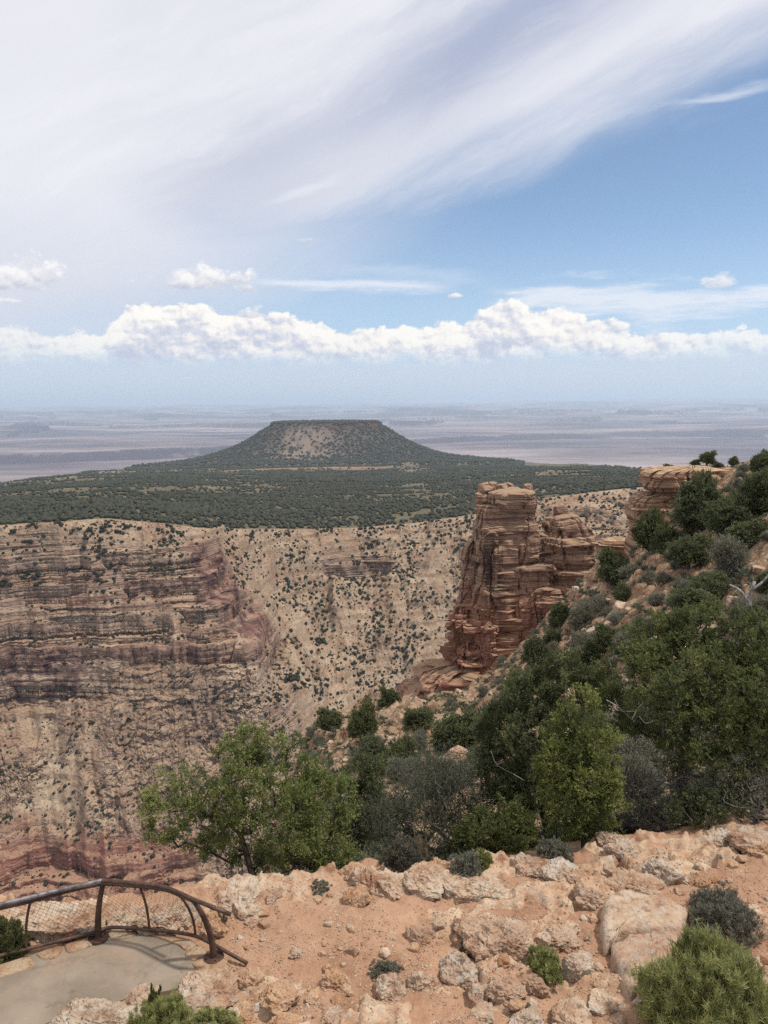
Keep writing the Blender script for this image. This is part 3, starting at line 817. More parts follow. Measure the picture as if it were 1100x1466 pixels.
def sprays(g, tips, centre, k=6, L=.26, m=14, ll=.055, lw=.024, up=.6, outw=.7, rnd=.6, rad=.05):
    """leaf clusters: k sprays at each tip, m leaves along each spray"""
    n = len(tips)
    ow = unit(tips-centre)
    ax = unit(outw*ow[:, None, :]+np.array([0, 0, up])+rnd*g.normal(size=(n, k, 3)))
    st = tips[:, None, :]+g.normal(0, L*.35, (n, k, 3))
    Ls = L*(.6+.7*g.random((n, k, 1)))
    s = (np.arange(m)+g.random((n, k, m)))/m
    c = st[:, :, None, :]+ax[:, :, None, :]*(Ls*s)[..., None]
    rd = g.normal(size=(n, k, m, 3))
    c = c+rd*(rad*(1-.6*s))[..., None]*.6
    d = unit(ax[:, :, None, :]*.9+unit(rd)*.8+g.normal(0, .3, rd.shape))
    side = unit(np.cross(d, g.normal(size=d.shape)))
    ln = ll*(.7+.6*g.random((n, k, m, 1))); wd = lw*(.7+.6*g.random((n, k, m, 1)))
    a = c-d*ln*.5; b = c+d*ln*.5
    l_ = c+side*wd*.5; r_ = c-side*wd*.5
    V = np.stack([a, l_, b, r_], -2).reshape(-1, 3)
    N = n*k*m
    F = np.arange(N*4).reshape(-1, 4)
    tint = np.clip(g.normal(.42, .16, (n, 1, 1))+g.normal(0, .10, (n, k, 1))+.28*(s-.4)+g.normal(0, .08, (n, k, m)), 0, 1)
    return V, F, np.repeat(tint.reshape(-1), 4)

def tree_meshes(name, seed, lobes, trunk, ntip=260, sp=None, skel=None, dead=0):
    g = np.random.default_rng(seed)
    tips = lobe_points(g, lobes, ntip)
    L = np.array(lobes); ctr = (L[:, :3]*L[:, 3:4]).sum(0)/L[:, 3].sum()-np.array([0, 0, .35*L[:, 5].max()])
    V, F = skeleton(g, np.vstack([tips[::2], lobe_points(g, lobes, dead, .9)]) if dead else tips[::2], trunk, **(skel or {}))
    wood = mesh_np(name+'_wood', V, F, True)
    V, F, t = sprays(g, tips, ctr, **(sp or {}))
    return wood, mesh_np(name+'_crown', V, F, True, {'tint': t})

def plant(name, loc, meshes, mats, label, cat, group=None, rz=0.0, scale=1.0, parts=('trunk', 'crown')):
    e = tag(empty(name, loc, rz, scale), label, cat, group)
    for pn, me, mt in zip(parts, meshes, mats):
        if me is not None: link(pn, me, mt, e)
    return e

def copy_thing(src, loc, rz, scale, label=None, group=None):
    r = src.copy(); COL.objects.link(r)
    r.location = [float(c) for c in loc]; r.rotation_euler = (0, 0, rz); r.scale = scale if hasattr(scale, '__len__') else (scale,)*3
    if label: r['label'] = label
    if group: r['group'] = group
    for ch in src.children:
        c = ch.copy(); COL.objects.link(c); c.parent = r
    return r

# ------------------------------------------------------------------ icospheres and rocks
def ico(sub):
    f = (1+5**.5)/2
    V = [(-1,f,0),(1,f,0),(-1,-f,0),(1,-f,0),(0,-1,f),(0,1,f),(0,-1,-f),(0,1,-f),(f,0,-1),(f,0,1),(-f,0,-1),(-f,0,1)]
    F = [(0,11,5),(0,5,1),(0,1,7),(0,7,10),(0,10,11),(1,5,9),(5,11,4),(11,10,2),(10,7,6),(7,1,8),(3,9,4),(3,4,2),(3,2,6),(3,6,8),(3,8,9),(4,9,5),(2,4,11),(6,2,10),(8,6,7),(9,8,1)]
    V = [np.array(v)/np.linalg.norm(v) for v in V]
    for _ in range(sub):
        mid = {}; F2 = []
        def mp(a, b):
            k = (min(a, b), max(a, b))
            if k not in mid:
                v = V[a]+V[b]; V.append(v/np.linalg.norm(v)); mid[k] = len(V)-1
            return mid[k]
        for a, b, c in F:
            x, y, z = mp(a, b), mp(b, c), mp(c, a)
            F2 += [(a, x, z), (x, b, y), (z, y, c), (x, y, z)]
        F = F2
    return np.array(V), np.array(F)
ICO = {k: ico(k) for k in (0, 1, 2, 3, 4, 5)}

def rock_verts(seed, dims, sub=4, p=3.2, cuts=9, rough=.10, beds=.0):
    g = np.random.default_rng(seed)
    V, F = ICO[sub]
    q = V/((np.abs(V)**p).sum(1, keepdims=True)**(1/p))
    a = g.random()*6.28; ca, sa = math.cos(a), math.sin(a)
    q = q @ np.array([[ca, -sa, 0], [sa, ca, 0], [0, 0, 1]])
    q = q*(1+.28*fbm3(V*1.1+seed*3.7, 2, seed)[:, None])
    for _ in range(cuts):
        n = unit(g.normal(size=3)*np.array([1, 1, .8])); c = .62+.35*g.random()
        ex = np.maximum(0, q @ n-c); q = q-(ex*.92)[:, None]*n
    d = np.array(dims)
    P = q*d
    s = d.min()
    P = P+unit(q)*(rough*s*(fbm3(P/s*1.6+seed, 5, seed+5, .6)))[:, None]
    P = P-unit(q)*(rough*.8*s*np.abs(fbm3(P/s*2.7+seed*1.3, 3, seed+8)))[:, None]
    if beds:
        k = perlin2(P[:, 2]/s*4+.6*perlin2(P[:, 0]/s, P[:, 1]/s, 3), P[:, 2]*0+seed, seed)
        h = unit(np.stack([P[:, 0], P[:, 1], 0*P[:, 0]], -1))
        P = P+h*(beds*s*k)[:, None]
    return P, F

def limestone(name, pale, mid, dark, lichen=.5, k=1.0):
    m, t = material(name)
    P = t.pos(); r = t.rnd()
    n1 = t.noise(P, 1.6, 6, .62); n2 = t.noise(P, 7.0, 6, .68); n3 = t.noise(P, 26.0, 4, .6)
    col = t.ramp(n1, [(.33, dark), (.47, mid), (.62, pale)])
    col = t.mix(t.mul(t.ss(.52, .68, n2), .65), col, pale)
    col = t.mix(t.mul(t.ss(.48, .36, n2), .55), col, lin(126, 84, 62))
    li = t.mul(t.ss(.56, .60, t.noise(P, 4.2, 5, .7)), lichen)
    col = t.mix(li, col, t.mix(n3, lin(176, 170, 158), lin(226, 220, 208)))
    li2 = t.mul(t.ss(.60, .64, t.noise(t.vadd(P, (7, 3, 1)), 6.0, 4, .7)), lichen)
    col = t.mix(t.mul(li2, .8), col, lin(92, 84, 78))
    cr = t.ss(.0, .045, t.n('ShaderNodeTexVoronoi', {'Vector': t.vadd(P, t.vmul(t.n('ShaderNodeTexNoise', {'Vector': P, 'Scale': 5.0}).outputs['Color'], (.25, .25, .25))), 'Scale': 2.6}, feature='DISTANCE_TO_EDGE').outputs['Distance'])
    col = t.mix(t.mul(t.ss(.50, .62, t.noise(t.vadd(P, (2, 9, 4)), 2.3, 5, .65)), .38), col, lin(204, 164, 134))
    col = t.mix(t.mul(t.sub(1.0, cr), .14), col, lin(130, 90, 68))
    col = t.mix(1.0, col, (k, k*.985, k*.97, 1), 'MULTIPLY')
    bm = t.bump(t.add(t.add(t.mul(n2, .9), t.mul(n3, .35)), t.mul(cr, .06)), 1.0, .06)
    t.out(t.bsdf(col, .92, bm, .15))
    return m
M_ROCK = limestone('limestone', lin(228, 208, 182), lin(210, 180, 150), lin(178, 136, 108), .45, .70)
M_ROCKP = limestone('pink_limestone', lin(222, 198, 172), lin(200, 166, 138), lin(168, 128, 102), .5, .68)
M_ROCKG = limestone('lichen_limestone', lin(226, 214, 195), lin(206, 183, 157), lin(174, 144, 119), .85, .70)
M_ROCKO = limestone('orange_limestone', lin(224, 190, 154), lin(208, 166, 128), lin(182, 132, 98), .2, .68)

# ------------------------------------------------------------------ forest on the plateau (uncountable)
def build_forest():
    g = np.random.default_rng(11)
    def blobs(n, d0, d1, a0, a1, size, sub, thr, seed):
        A = g.uniform(a0, a1, n); D = np.sqrt(g.uniform(d0*d0, d1*d1, n))
        X, Y = np.sin(A)*D, np.cos(A)*D
        rd = np.interp(A, rim_az, rim_d)
        z, r, th, prof, drop, dx, dy = plateau_z(X, Y)
        dn = fbm2(X/420, Y/700, 4, 77)+.5*fbm2(X/70, Y/110, 2, 78)
        dn = dn+.30*sstep(R(-9), R(-20), A)*sstep(2600, 1500, D)+.35*sstep(R(7), R(12), A)*sstep(2000, 2800, D)+.12*sstep(.3, .5, fbm2(X/200, Y/500, 3, 79))
        keep = (D > rd+2) & (drop < .05) & (g.random(n) < np.clip(.72-1.5*(dn-thr+.30+sstep(3200, 5200, D)*.1), .06, 1)) & (prof < .05)
        keep |= (prof >= .05) & (g.random(n) < np.where(prof > .98, .8, .85)*(1-1.05*np.minimum(patch_w(dx, dy, prof, X, Y), .92))) & (D > rd)
        keep &= ~((np.abs(D-3950) < 90) & (np.abs(dx-40) < 400))
        X, Y, z = X[keep], Y[keep], z[keep]
        V, F = ICO[sub]; k = len(X)
        s = size*(.55+.8*g.random((k, 1, 1)))
        v = V[None]*s*(1+.28*g.normal(size=(k, len(V), 1)))*np.array([1, 1, .85])
        v = v+np.stack([X, Y, z], -1)[:, None]+np.array([0, 0, 1.0])*s*.55
        f = F[None]+(np.arange(k)*len(V))[:, None, None]
        return v.reshape(-1, 3), f.reshape(-1, 3), np.repeat(np.clip(g.normal(.4, .22, k), 0, 1), len(V))
    parts = [blobs(52000, 780, 2200, R(-33), R(34), 2.7, 0, .30, 1), blobs(60000, 2200, 4200, R(-31), R(30), 4.2, 0, .28, 2), blobs(40000, 4200, 6600, R(-18), R(10), 6.5, 0, .30, 3)]
    Vs = []; Fs = []; T = []; o = 0
    for v, f, t in parts:
        Vs.append(v); Fs.append(f+o); T.append(t); o += len(v)
    me = mesh_np('forest', np.concatenate(Vs), np.concatenate(Fs), True, {'tint': np.concatenate(T)})
    tag(link('forest', me, M_FOREST), 'dark green pinyon and juniper woodland covering the plateau below the flat-topped hill', 'forest', None, 'stuff')
build_forest()

# ------------------------------------------------------------------ shrubs dotted over the canyon slopes
def build_canyon_shrubs():
    g = np.random.default_rng(23)
    n = 60000
    ii = g.integers(4, CANP.shape[0]-60, n); jj = g.integers(0, W_NX-1, n)
    P = CANP[ii, jj]; Nz = CANN[ii, jj, 2]; rk = CANROCK[ii, jj]
    qx, qy = project(P)
    dens = 1.35*(Nz > .42)*(rk < .6)+.06
    dens *= np.where(qx < 380, np.where(qy < 850, .9, .42), .8)*np.clip(.5+1.3*fbm2(P[:, 0]/40, P[:, 1]/40, 4, 5), .08, 1.4)
    dens *= np.where(qy < 765, 1.7, 1.0)*np.where(qx > 860, 2.2, 1.0)
    k = (g.random(n) < dens) & (qx > -120) & (qx < 1230)
    P = P[k]; qx = qx[k]; qy = qy[k]
    r = (.55+1.5*g.random(len(P))**2.6)*np.where((qx < 380) & (qy > 850), .78, 1.0)
    meshes = []
    for s in range(5):
        gg = np.random.default_rng(50+s)
        V, F = ICO[2]
        v = V*(1+.55*fbm3(V*1.5+s*5, 2, s)[:, None]+.20*gg.normal(size=(len(V), 1)))*np.array([1, 1, .85])+np.array([0, 0, .55])
        meshes.append(mesh_np('canyon_shrub', v, F, True, {'tint': np.clip(.35+.3*V[:, 2]*0+gg.normal(0, .2, len(V)), 0, 1)}))
    inview = (qx > 0) & (qx < 1100) & (qy > 740) & (qy < 1290)
    size = r/np.linalg.norm(P, axis=1)*inview
    order = np.argsort(-size); top = order[:300]; rest = order[300:]
    for i in top:
        nm = 'canyon_shrub'
        o = link(nm, meshes[int(i) % 5], M_DOT, None, P[i]-np.array([0, 0, .1*r[i]]), (0, 0, float(g.random()*6.28)), float(r[i]))
        tag(o, 'round dark green shrub dotted among many on the far canyon slope', 'shrub', 'shrubs dotting the far canyon slopes')
    V, F = ICO[1]; k = len(rest)
    v = V[None]*r[rest][:, None, None]*(1+.22*g.normal(size=(k, len(V), 1)))*np.array([1, 1, .85])+P[rest][:, None]+np.array([0, 0, .45])*r[rest][:, None, None]
    f = F[None]+(np.arange(k)*len(V))[:, None, None]
    me = mesh_np('canyon_shrubs', v.reshape(-1, 3), f.reshape(-1, 3), True, {'tint': np.repeat(np.clip(g.normal(.4, .2, k), 0, 1), len(V))})
    tag(link('canyon_undergrowth', me, M_DOT), 'countless small dark shrubs sprinkled over the far canyon slopes', 'shrubs', None, 'stuff')
build_canyon_shrubs()

# ------------------------------------------------------------------ rock tower
def tower_material():
    m, t = material('tower_rock')
    P = t.pos(); x, y, z = t.sep(P)
    b = rock_strata_color(t, P, .9)
    n2 = t.noise(P, .5, 6, .65); n3 = t.noise(P, 2.4, 5, .6)
    up = t.ss(-36, -27, t.add(z, t.mul(t.sub(n2, .5), 5)))
    hi = t.ramp(b, [(.32, lin(112, 86, 76)), (.44, lin(156, 122, 104)), (.52, lin(190, 158, 134)), (.60, lin(158, 118, 100)), (.72, lin(208, 184, 158))])
    lo = t.ramp(t.noise(t.vmul(P, (.18, .18, .10)), 1.0, 6, .62), [(.32, lin(138, 98, 84)), (.5, lin(172, 124, 104)), (.66, lin(192, 150, 128))])
    lo = t.mix(t.mul(t.ss(.5, .7, b), .35), lo, lin(190, 140, 108))
    col = t.mix(up, lo, hi)
    st = t.noise(t.vmul(P, (.55, .55, .05)), 1.0, 6, .62)
    band = t.mul(t.ss(-41, -27, z), t.ss(-17, -24, z))
    col = t.mix(t.mul(t.ss(.48, .64, st), t.add(.25, t.mul(band, .7))), col, lin(88, 70, 66))
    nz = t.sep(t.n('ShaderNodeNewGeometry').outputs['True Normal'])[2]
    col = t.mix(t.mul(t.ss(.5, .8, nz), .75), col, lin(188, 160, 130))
    col = t.mix(1.0, col, (.68, .67, .66, 1), 'MULTIPLY')
    bm = t.bump(t.add(t.mul(n2, .6), t.add(t.mul(n3, .4), t.mul(t.noise(t.xyz(t.mul(x, .1), t.mul(y, .1), t.mul(z, 3.0)), 1.0, 4, .6), .7))), .8, .5)
    t.out(t.bsdf(col, .94, bm, .1))
    return m
M_TOWER = tower_material()

def lathe_rock(prof, d, seed, nang=260, nlev=330, depth=1.0, beds=.9, joints=.9, p=4.5, top=True, detail=1.0):
    """stack of bedded rock: prof = list of (photo y, left x, right x) read at distance d"""
    ys = [q[0] for q in prof]
    py = np.linspace(ys[0], ys[-1], nlev)
    l = np.interp(py, ys, [q[1] for q in prof]); r = np.interp(py, ys, [q[2] for q in prof])
    PL, PR = at(l, py, d), at(r, py, d)
    cx = (PL[:, 0]+PR[:, 0])/2; rx = np.linalg.norm(PR-PL, axis=1)/2; z = PL[:, 2]; cy = (PL[:, 1]+PR[:, 1])/2-rx*depth*.8
    an = np.linspace(0, 2*np.pi, nang, endpoint=False)
    ex = np.sign(np.cos(an))*np.abs(np.cos(an))**(2/p); ey = np.sign(np.sin(an))*np.abs(np.sin(an))**(2/p)
    ry = rx*depth
    X = cx[:, None]+rx[:, None]*ex; Y = (cy+ry)[:, None]*1+ry[:, None]*ey; Z = z[:, None]+0*X
    P = np.stack([X, Y, Z], -1)
    out = unit(np.stack([ex, ey*1.0, 0*ex], -1))[None]+0*P
    g = np.random.default_rng(seed)
    w = fbm3(P/14, 3, seed)
    # beds: each a crisp step with its own overhang, thin above, massive below
    zt_, zb_ = Z[0, 0], Z[-1, 0]; e = [zt_+3]
    while e[-1] > zb_-5:
        f = np.clip((zt_-e[-1])/max(zt_-zb_, 1), 0, 1); e.append(e[-1]-g.uniform(.35, 1.5)*(1+2.6*sstep(.42, .62, f)))
    e = np.array(e)[::-1]; o_ = g.normal(0, 1, len(e)+1)
    s = np.cumsum(np.hypot(np.diff(X, axis=1, prepend=X[:, :1]), np.diff(Y, axis=1, prepend=Y[:, :1])), axis=1)
    zz = Z+.5*w*2+.25*perlin2(s/6, Z*0+seed, seed+1)
    s = np.broadcast_to(s.mean(0)[None], s.shape)
    k = np.searchsorted(e, zz)
    blkid = np.floor(s/3.4+k*1.37+.3*w)
    r1 = (_h(k, blkid, np.full(k.shape, seed)) % 1000)/1000.0-.5
    deep = sstep(.42, .60, np.clip((zt_-Z)/max(zt_-zb_, 1), 0, 1))
    frac = zz-e[np.clip(k-1, 0, len(e)-1)]
    groove = np.exp(-(frac/.16)**2)
    cr = np.abs(perlin2(s/3.6+.25*w, Z/22+seed, seed+9)); crack = np.maximum(0, 1-cr*16)
    flute = ridge2(s/5.0+.4*w, Z/30+seed, 3, seed+4)
    blk = fbm3(P/2.6, 4, seed+6, .55)
    face = np.round((perlin2(s/7.5, Z/9, seed+11)+.5*perlin2(s/3.2, Z/5, seed+12))*2.4)/2.4      # flat spalled panels
    off = detail*(beds*(.20*o_[k]+.18*np.maximum(o_[k]-1.1, 0)*3+.38*r1)*(1-.7*deep)-.24*groove*(1-.75*deep)*np.clip(.5+2*w, 0, 1)+joints*(.5*np.minimum(flute, .7)*deep+1.1*face)+.30*blk+.45*w-1.5*joints*crack)
    P = P+out*off[..., None]
    P[..., 2] += .22*detail*fbm3(P/2.0, 3, seed+7)
    V = P.reshape(-1, 3)
    i = np.arange(nlev-1)[:, None]*nang; c = np.arange(nang)[None]; c1 = (c+1) % nang
    F = np.stack([i+c, i+nang+c, i+nang+c1, i+c1], -1).reshape(-1, 4)
    V = np.vstack([V, P[0].mean(0)+np.array([0, 0, .5])])
    F3 = np.stack([np.full(nang, len(V)-1), np.arange(nang), (np.arange(nang)+1) % nang], -1)
    return V, F, F3

def build_tower():
    e = tag(empty('rock_tower', at(725, 1010, 172)), 'tall tower of banded red and cream rock with a broken caprock', 'rock tower')
    def part(nm, V, F, F3):
        o = link(nm, mesh_np(nm, V-np.array(e.location), [F, F3], False), M_TOWER, e); return o
    blocks = [  # name, profile (photo y, left x, right x), distance, seed, keywords
     ('shaft', [(721,687,764),(726,685,765),(748,684,765),(765,682,766),(776,680,767),(812,676,770),(840,674,772),(880,670,774),(930,667,776),(975,664,778),(1040,656,780),(1110,650,784)], 172, 5, {}),
     ('cap_block', [(693,689,708),(696,686,713),(708,685,714),(720,686,714),(728,688,712)], 173, 6, dict(nlev=70, nang=120, beds=.5)),
     ('cap_block', [(703,708,760),(705,701,767),(716,700,769),(722,704,767),(731,712,764)], 171, 7, dict(nlev=70, nang=170, beds=.5)),
     ('buttress', [(776,668,690),(779,663,694),(812,662,694),(870,660,694),(930,656,694),(1000,650,694),(1060,646,694)], 171.3, 8, dict(nlev=240, nang=150, beds=.7)),
     ('face_block', [(806,742,786),(810,738,790),(850,737,793),(856,733,796),(930,731,800),(1020,728,800)], 170.6, 9, dict(nlev=200, nang=150)),
     ('shoulder', [(764,760,797),(768,757,801),(795,757,801),(830,756,802),(838,752,804),(900,750,804),(990,748,806)], 173, 25, dict(nlev=220, nang=170, beds=1.3)),
     ('shoulder', [(739,794,830),(744,789,838),(764,787,842),(790,787,845),(830,786,846),(838,784,848),(900,780,852),(990,780,854)], 174, 26, dict(nlev=230, nang=180, beds=1.3)),
     ('shoulder', [(757,826,846),(762,824,850),(800,822,852),(834,822,853),(840,818,858),(900,815,862),(990,815,862)], 174.6, 27, dict(nlev=210, nang=130, beds=1.2)),
     ('ledge_block', [(838,764,820),(841,760,825),(852,760,827),(856,758,830),(930,756,832),(990,756,832)], 170.8, 28, dict(nlev=130, nang=170, beds=1.1)),
     ('ledge_block', [(853,806,862),(856,802,868),(870,800,870),(930,798,872),(990,798,872)], 171, 29, dict(nlev=120, nang=160, beds=1.0)),
     ('foot', [(866,654,690),(872,650,700),(925,648,705),(950,640,708),(956,616,710),(964,604,712),(985,594,715),(990,582,716),(1000,577,716),(1060,560,718),(1120,550,720)], 168.6, 45, dict(nlev=230, nang=320, depth=.8, beds=1.6, joints=1.6, detail=1.5)),
    ]
    for nm, prof, dd, sd, kw in blocks:
        part(nm, *lathe_rock(prof, dd, sd, **dict(dict(depth=.9, p=6.0), **kw)))
    g = np.random.default_rng(4)
    for (px, py, w, h, dd) in ((695, 700, 15, 12, 172), (718, 698, 14, 7, 177), (735, 703, 22, 9, 174), (757, 699, 11, 13, 176), (742, 714, 40, 16, 171.3), (704, 694, 12, 6, 179), (728, 694, 10, 5, 180), (693, 712, 16, 13, 171.4), (803, 735, 16, 16, 176), (790, 746, 24, 11, 175), (825, 748, 20, 10, 175)):
        c = at(px, py, dd); k = mpp(c)
        P, F = rock_verts(200+px, (w*k*.66, w*k*.6, h*k*.75), 3, 4.0, 7, .10, .05)
        link('cap_rock', mesh_np('cap_rock', P+c-np.array(e.location), F, False), M_TOWER, e)
build_tower()

def build_promontory():
    e = tag(empty('rock_ledge', at(985, 770, 122)), 'layered cream rock ledge with bare flat top on the skyline behind the pinyons', 'rock ledge')
    def part(nm, V, F, F3): link(nm, mesh_np(nm, V-np.array(e.location), [F, F3], False), M_TOWER2, e)
    a = [(670,944,1066),(673,934,1070),(678,931,1072),(680,935,1072),(693,931,1072),(698,934,1070),(703,934,1070),(706,914,1072),(710,908,1074),(722,907,1074),(745,906,1074),(790,900,1076),(840,890,1080)]
    part('ledge', *lathe_rock(a, 120, 65, nlev=240, nang=300, depth=.55, beds=1.5, joints=1.0, p=5, detail=.8))
    b = [(772,862,902),(776,858,906),(792,858,906),(800,866,905),(830,866,905)]
    part('step', *lathe_rock(b, 128, 75, nlev=100, nang=150, depth=.8, beds=.8, joints=.4, p=4, detail=.5))
m, t = material('pale_ledge_rock')
P_ = t.pos(); b_ = rock_strata_color(t, P_, 2.0); n_ = t.noise(P_, 1.1, 6, .65)
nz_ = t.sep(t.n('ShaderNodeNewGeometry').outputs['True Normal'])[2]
c_ = t.ramp(b_, [(.33, lin(98, 70, 60)), (.45, lin(160, 122, 100)), (.53, lin(196, 164, 134)), (.62, lin(150, 112, 92)), (.72, lin(212, 184, 152))])
c_ = t.mix(t.mul(t.ss(.5, .7, n_), .4), c_, lin(150, 108, 86))
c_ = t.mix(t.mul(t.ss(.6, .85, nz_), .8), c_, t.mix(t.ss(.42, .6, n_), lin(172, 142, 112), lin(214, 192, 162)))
c_ = t.mix(1.0, c_, (.72, .69, .66, 1), 'MULTIPLY')
t.out(t.bsdf(c_, .94, t.bump(t.add(n_, t.mul(b_, .6)), .7, .3), .1))
M_TOWER2 = m
build_promontory()

# ------------------------------------------------------------------ rim ground in front
def soil_material():
    m, t = material('red_soil')
    P = t.pos(); x, y, z = t.sep(P)
    n1 = t.noise(P, .55, 6, .6); n2 = t.noise(P, 3.0, 6, .68); n3 = t.noise(P, 22.0, 4, .65); n4 = t.noise(P, 70.0, 3, .6)
    soil = t.ramp(t.add(t.mul(n1, .6), t.mul(n2, .4)), [(.36, lin(166, 129, 105)), (.48, lin(191, 153, 126)), (.58, lin(204, 169, 141)), (.68, lin(214, 187, 160))])
    soil = t.mix(t.mul(t.ss(.5, .62, n3), .35), soil, lin(214, 172, 134))
    v = t.vor(P, 16.0); vc = t.n('ShaderNodeTexVoronoi', {'Vector': P, 'Scale': 16.0}).outputs['Color']
    vr = t.sep(vc)[0]
    peb = t.mul(t.ss(.30, .20, v), t.ss(.72, .80, t.add(vr, t.mul(t.sub(n2, .5), .6))))
    soil = t.mix(t.mul(peb, .9), soil, t.mix(t.sep(vc)[1], lin(224, 192, 158), lin(168, 118, 92)))
    v2 = t.vor(P, 45.0); c2 = t.sep(t.n('ShaderNodeTexVoronoi', {'Vector': P, 'Scale': 45.0}).outputs['Color'])[0]
    peb2 = t.mul(t.ss(.34, .2, v2), t.ss(.60, .7, c2))
    soil = t.mix(t.mul(peb2, .7), soil, lin(222, 186, 150))
    rk = t.ramp(n2, [(.33, lin(178, 136, 108)), (.48, lin(210, 176, 146)), (.64, lin(228, 206, 178))])
    rk = t.mix(t.mul(t.ss(.54, .60, t.noise(P, 5.0, 5, .7)), .5), rk, lin(216, 206, 190))
    k = t.ss(.35, .65, t.add(t.attr('rock'), t.mul(t.sub(n2, .5), .9)))
    col = t.mix(k, soil, rk)
    col = t.mix(1.0, col, (.69, .655, .62, 1), 'MULTIPLY')
    h = t.add(t.mul(n2, .7), t.add(t.mul(n3, .30), t.add(t.mul(n4, .12), t.add(t.mul(peb, .25), t.mul(peb2, .12)))))
    t.out(t.bsdf(col, .95, t.bump(h, .9, .06), .1))
    return m

_rp = np.array([at_z(a, b, 0.0) for a, b in RIMC])
RIMX, RIMYY = _rp[:, 0], _rp[:, 1]
PATIO_PX = [(-330, 1484), (-160, 1430), (0, 1388), (28, 1376), (60, 1364), (105, 1353), (150, 1344), (195, 1340), (228, 1341), (256, 1350), (274, 1366), (288, 1388), (290, 1398), (272, 1414), (225, 1424), (185, 1432), (130, 1448), (70, 1466), (0, 1500), (-160, 1560), (-330, 1640)]
PATIO = at_z(np.array([p[0] for p in PATIO_PX]), np.array([p[1] for p in PATIO_PX]), 0.0)

def in_poly(X, Y, poly):
    c = np.zeros(X.shape, bool); n = len(poly)
    for i in range(n):
        x0, y0 = poly[i][:2]; x1, y1 = poly[(i+1) % n][:2]
        c ^= ((y0 > Y) != (y1 > Y)) & (X < (x1-x0)*(Y-y0)/(y1-y0+1e-12)+x0)
    return c
def poly_dist(X, Y, poly):
    d = np.full(X.shape, 1e9); n = len(poly)
    for i in range(n):
        a = np.array(poly[i][:2]); b = np.array(poly[(i+1) % n][:2]); ab = b-a
        t = np.clip(((X-a[0])*ab[0]+(Y-a[1])*ab[1])/(ab @ ab), 0, 1)
        d = np.minimum(d, np.hypot(X-a[0]-t*ab[0], Y-a[1]-t*ab[1]))
    return np.where(in_poly(X, Y, poly), -d, d)

GX0, GX1, GY0, GY1 = -9.0, 9.5, 6.0, 17.2
def ground_z(X, Y):
    e = np.interp(X, RIMX, RIMYY)+.22*fbm2(X*1.1, X*0+3, 3, 9)
    b = .16*fbm2(X*.35, Y*.35, 3, 2)+.05*fbm2(X*1.4, Y*1.4, 4, 5)
    oc = sstep(-.10, .22, fbm2(X*.9+.3*fbm2(X*2, Y*2, 2, 4), Y*1.1, 4, 15)+.30*np.exp(-((Y-e+.9)/.8)**2)-.12)     # bedrock showing through
    px, py = project(np.stack([X, Y, 0*X], -1))
    oc *= 1-.95*np.exp(-(((px-470)/150)**4+((py-1345)/62)**4))
    ob = oc*(.04+.08*np.abs(fbm2(X*2.3, Y*2.3, 5, 25, .6))+.17*terrace(fbm2(X*.9, Y*1.3, 4, 28), .32, .1*fbm2(X*4, Y*4, 2, 29), .16, .85)+.05*(1-2*np.abs(perlin2(X*3.1, Y*3.1, 36))))
    rise = .12*sstep(3.0, 7.0, X)*sstep(10.5, 13.5, Y)
    z = b+ob+rise
    pd = poly_dist(X, Y, PATIO)
    f = sstep(.05, .75, pd); z = z*f-.10*(1-sstep(.0, .30, pd+.12))-.02*(1-f)
    dr = np.maximum(0, Y-e); z = z-np.minimum(dr*1.15+.5*dr*dr, 6.0)
    return z, oc*f
def build_ground():
    xs = np.arange(GX0, GX1, .03); ys = np.concatenate([np.arange(GY0, 8.2, .10), np.arange(8.2, GY1, .03)])
    X, Y = np.meshgrid(xs, ys)
    Z, oc = ground_z(X, Y)
    Z = Z+.012*fbm2(X*7, Y*7, 3, 35)*(poly_dist(X, Y, PATIO) > 0)
    P = np.stack([X, Y, Z], -1); N = grid_normals(P)
    rock = np.clip(oc*.9+.5*sstep(.8, .5, N[..., 2]), 0, 1)
    tag(link('ground', mesh_np('ground', P.reshape(-1, 3), grid_faces(*X.shape), True, {'rock': rock}), soil_material()), kind='structure')
build_ground()
def gz(x, y): return float(ground_z(np.array([x]), np.array([y]))[0][0])
def on_ground(px, py):
    p = at_z(px, py, 0.0)
    for _ in range(4):
        z = gz(p[0], p[1]); p = at_z(px, py, np.clip(z, -.6, .9))
    return p

# ------------------------------------------------------------------ patio
m, t = material('concrete')
P_ = t.pos(); n1_ = t.noise(P_, 1.1, 6, .6); n2_ = t.noise(P_, 9.0, 5, .65); n3_ = t.noise(P_, 90.0, 3, .6)
c_ = t.mix(t.ss(.35, .68, n1_), lin(150, 136, 118), lin(176, 160, 140))
c_ = t.mix(t.mul(t.ss(.56, .62, t.noise(P_, 2.6, 6, .7)), .40), c_, lin(112, 100, 90))
c_ = t.mix(t.mul(t.ss(.55, .7, n2_), .25), c_, lin(190, 168, 142))
e_ = t.n('ShaderNodeTexVoronoi', {'Vector': t.vadd(P_, t.vmul(t.n('ShaderNodeTexNoise', {'Vector': P_, 'Scale': 2.5, 'Detail': 6.0}).outputs['Color'], (.5, .5, 0))), 'Scale': .55}, feature='DISTANCE_TO_EDGE').outputs['Distance']
c_ = t.mix(t.mul(t.ss(.008, .002, e_), .10), c_, lin(84, 74, 66))
c_ = t.mix(t.mul(t.ss(.60, .72, t.noise(P_, 26.0, 3, .7)), .5), c_, lin(196, 164, 134))
c_ = t.mix(t.mul(t.ss(.50, .66, t.noise(t.vadd(P_, (4, 1, 0)), .8, 5, .7)), .4), c_, lin(186, 154, 128))
c_ = t.mix(1.0, c_, (.66, .655, .65, 1), 'MULTIPLY')
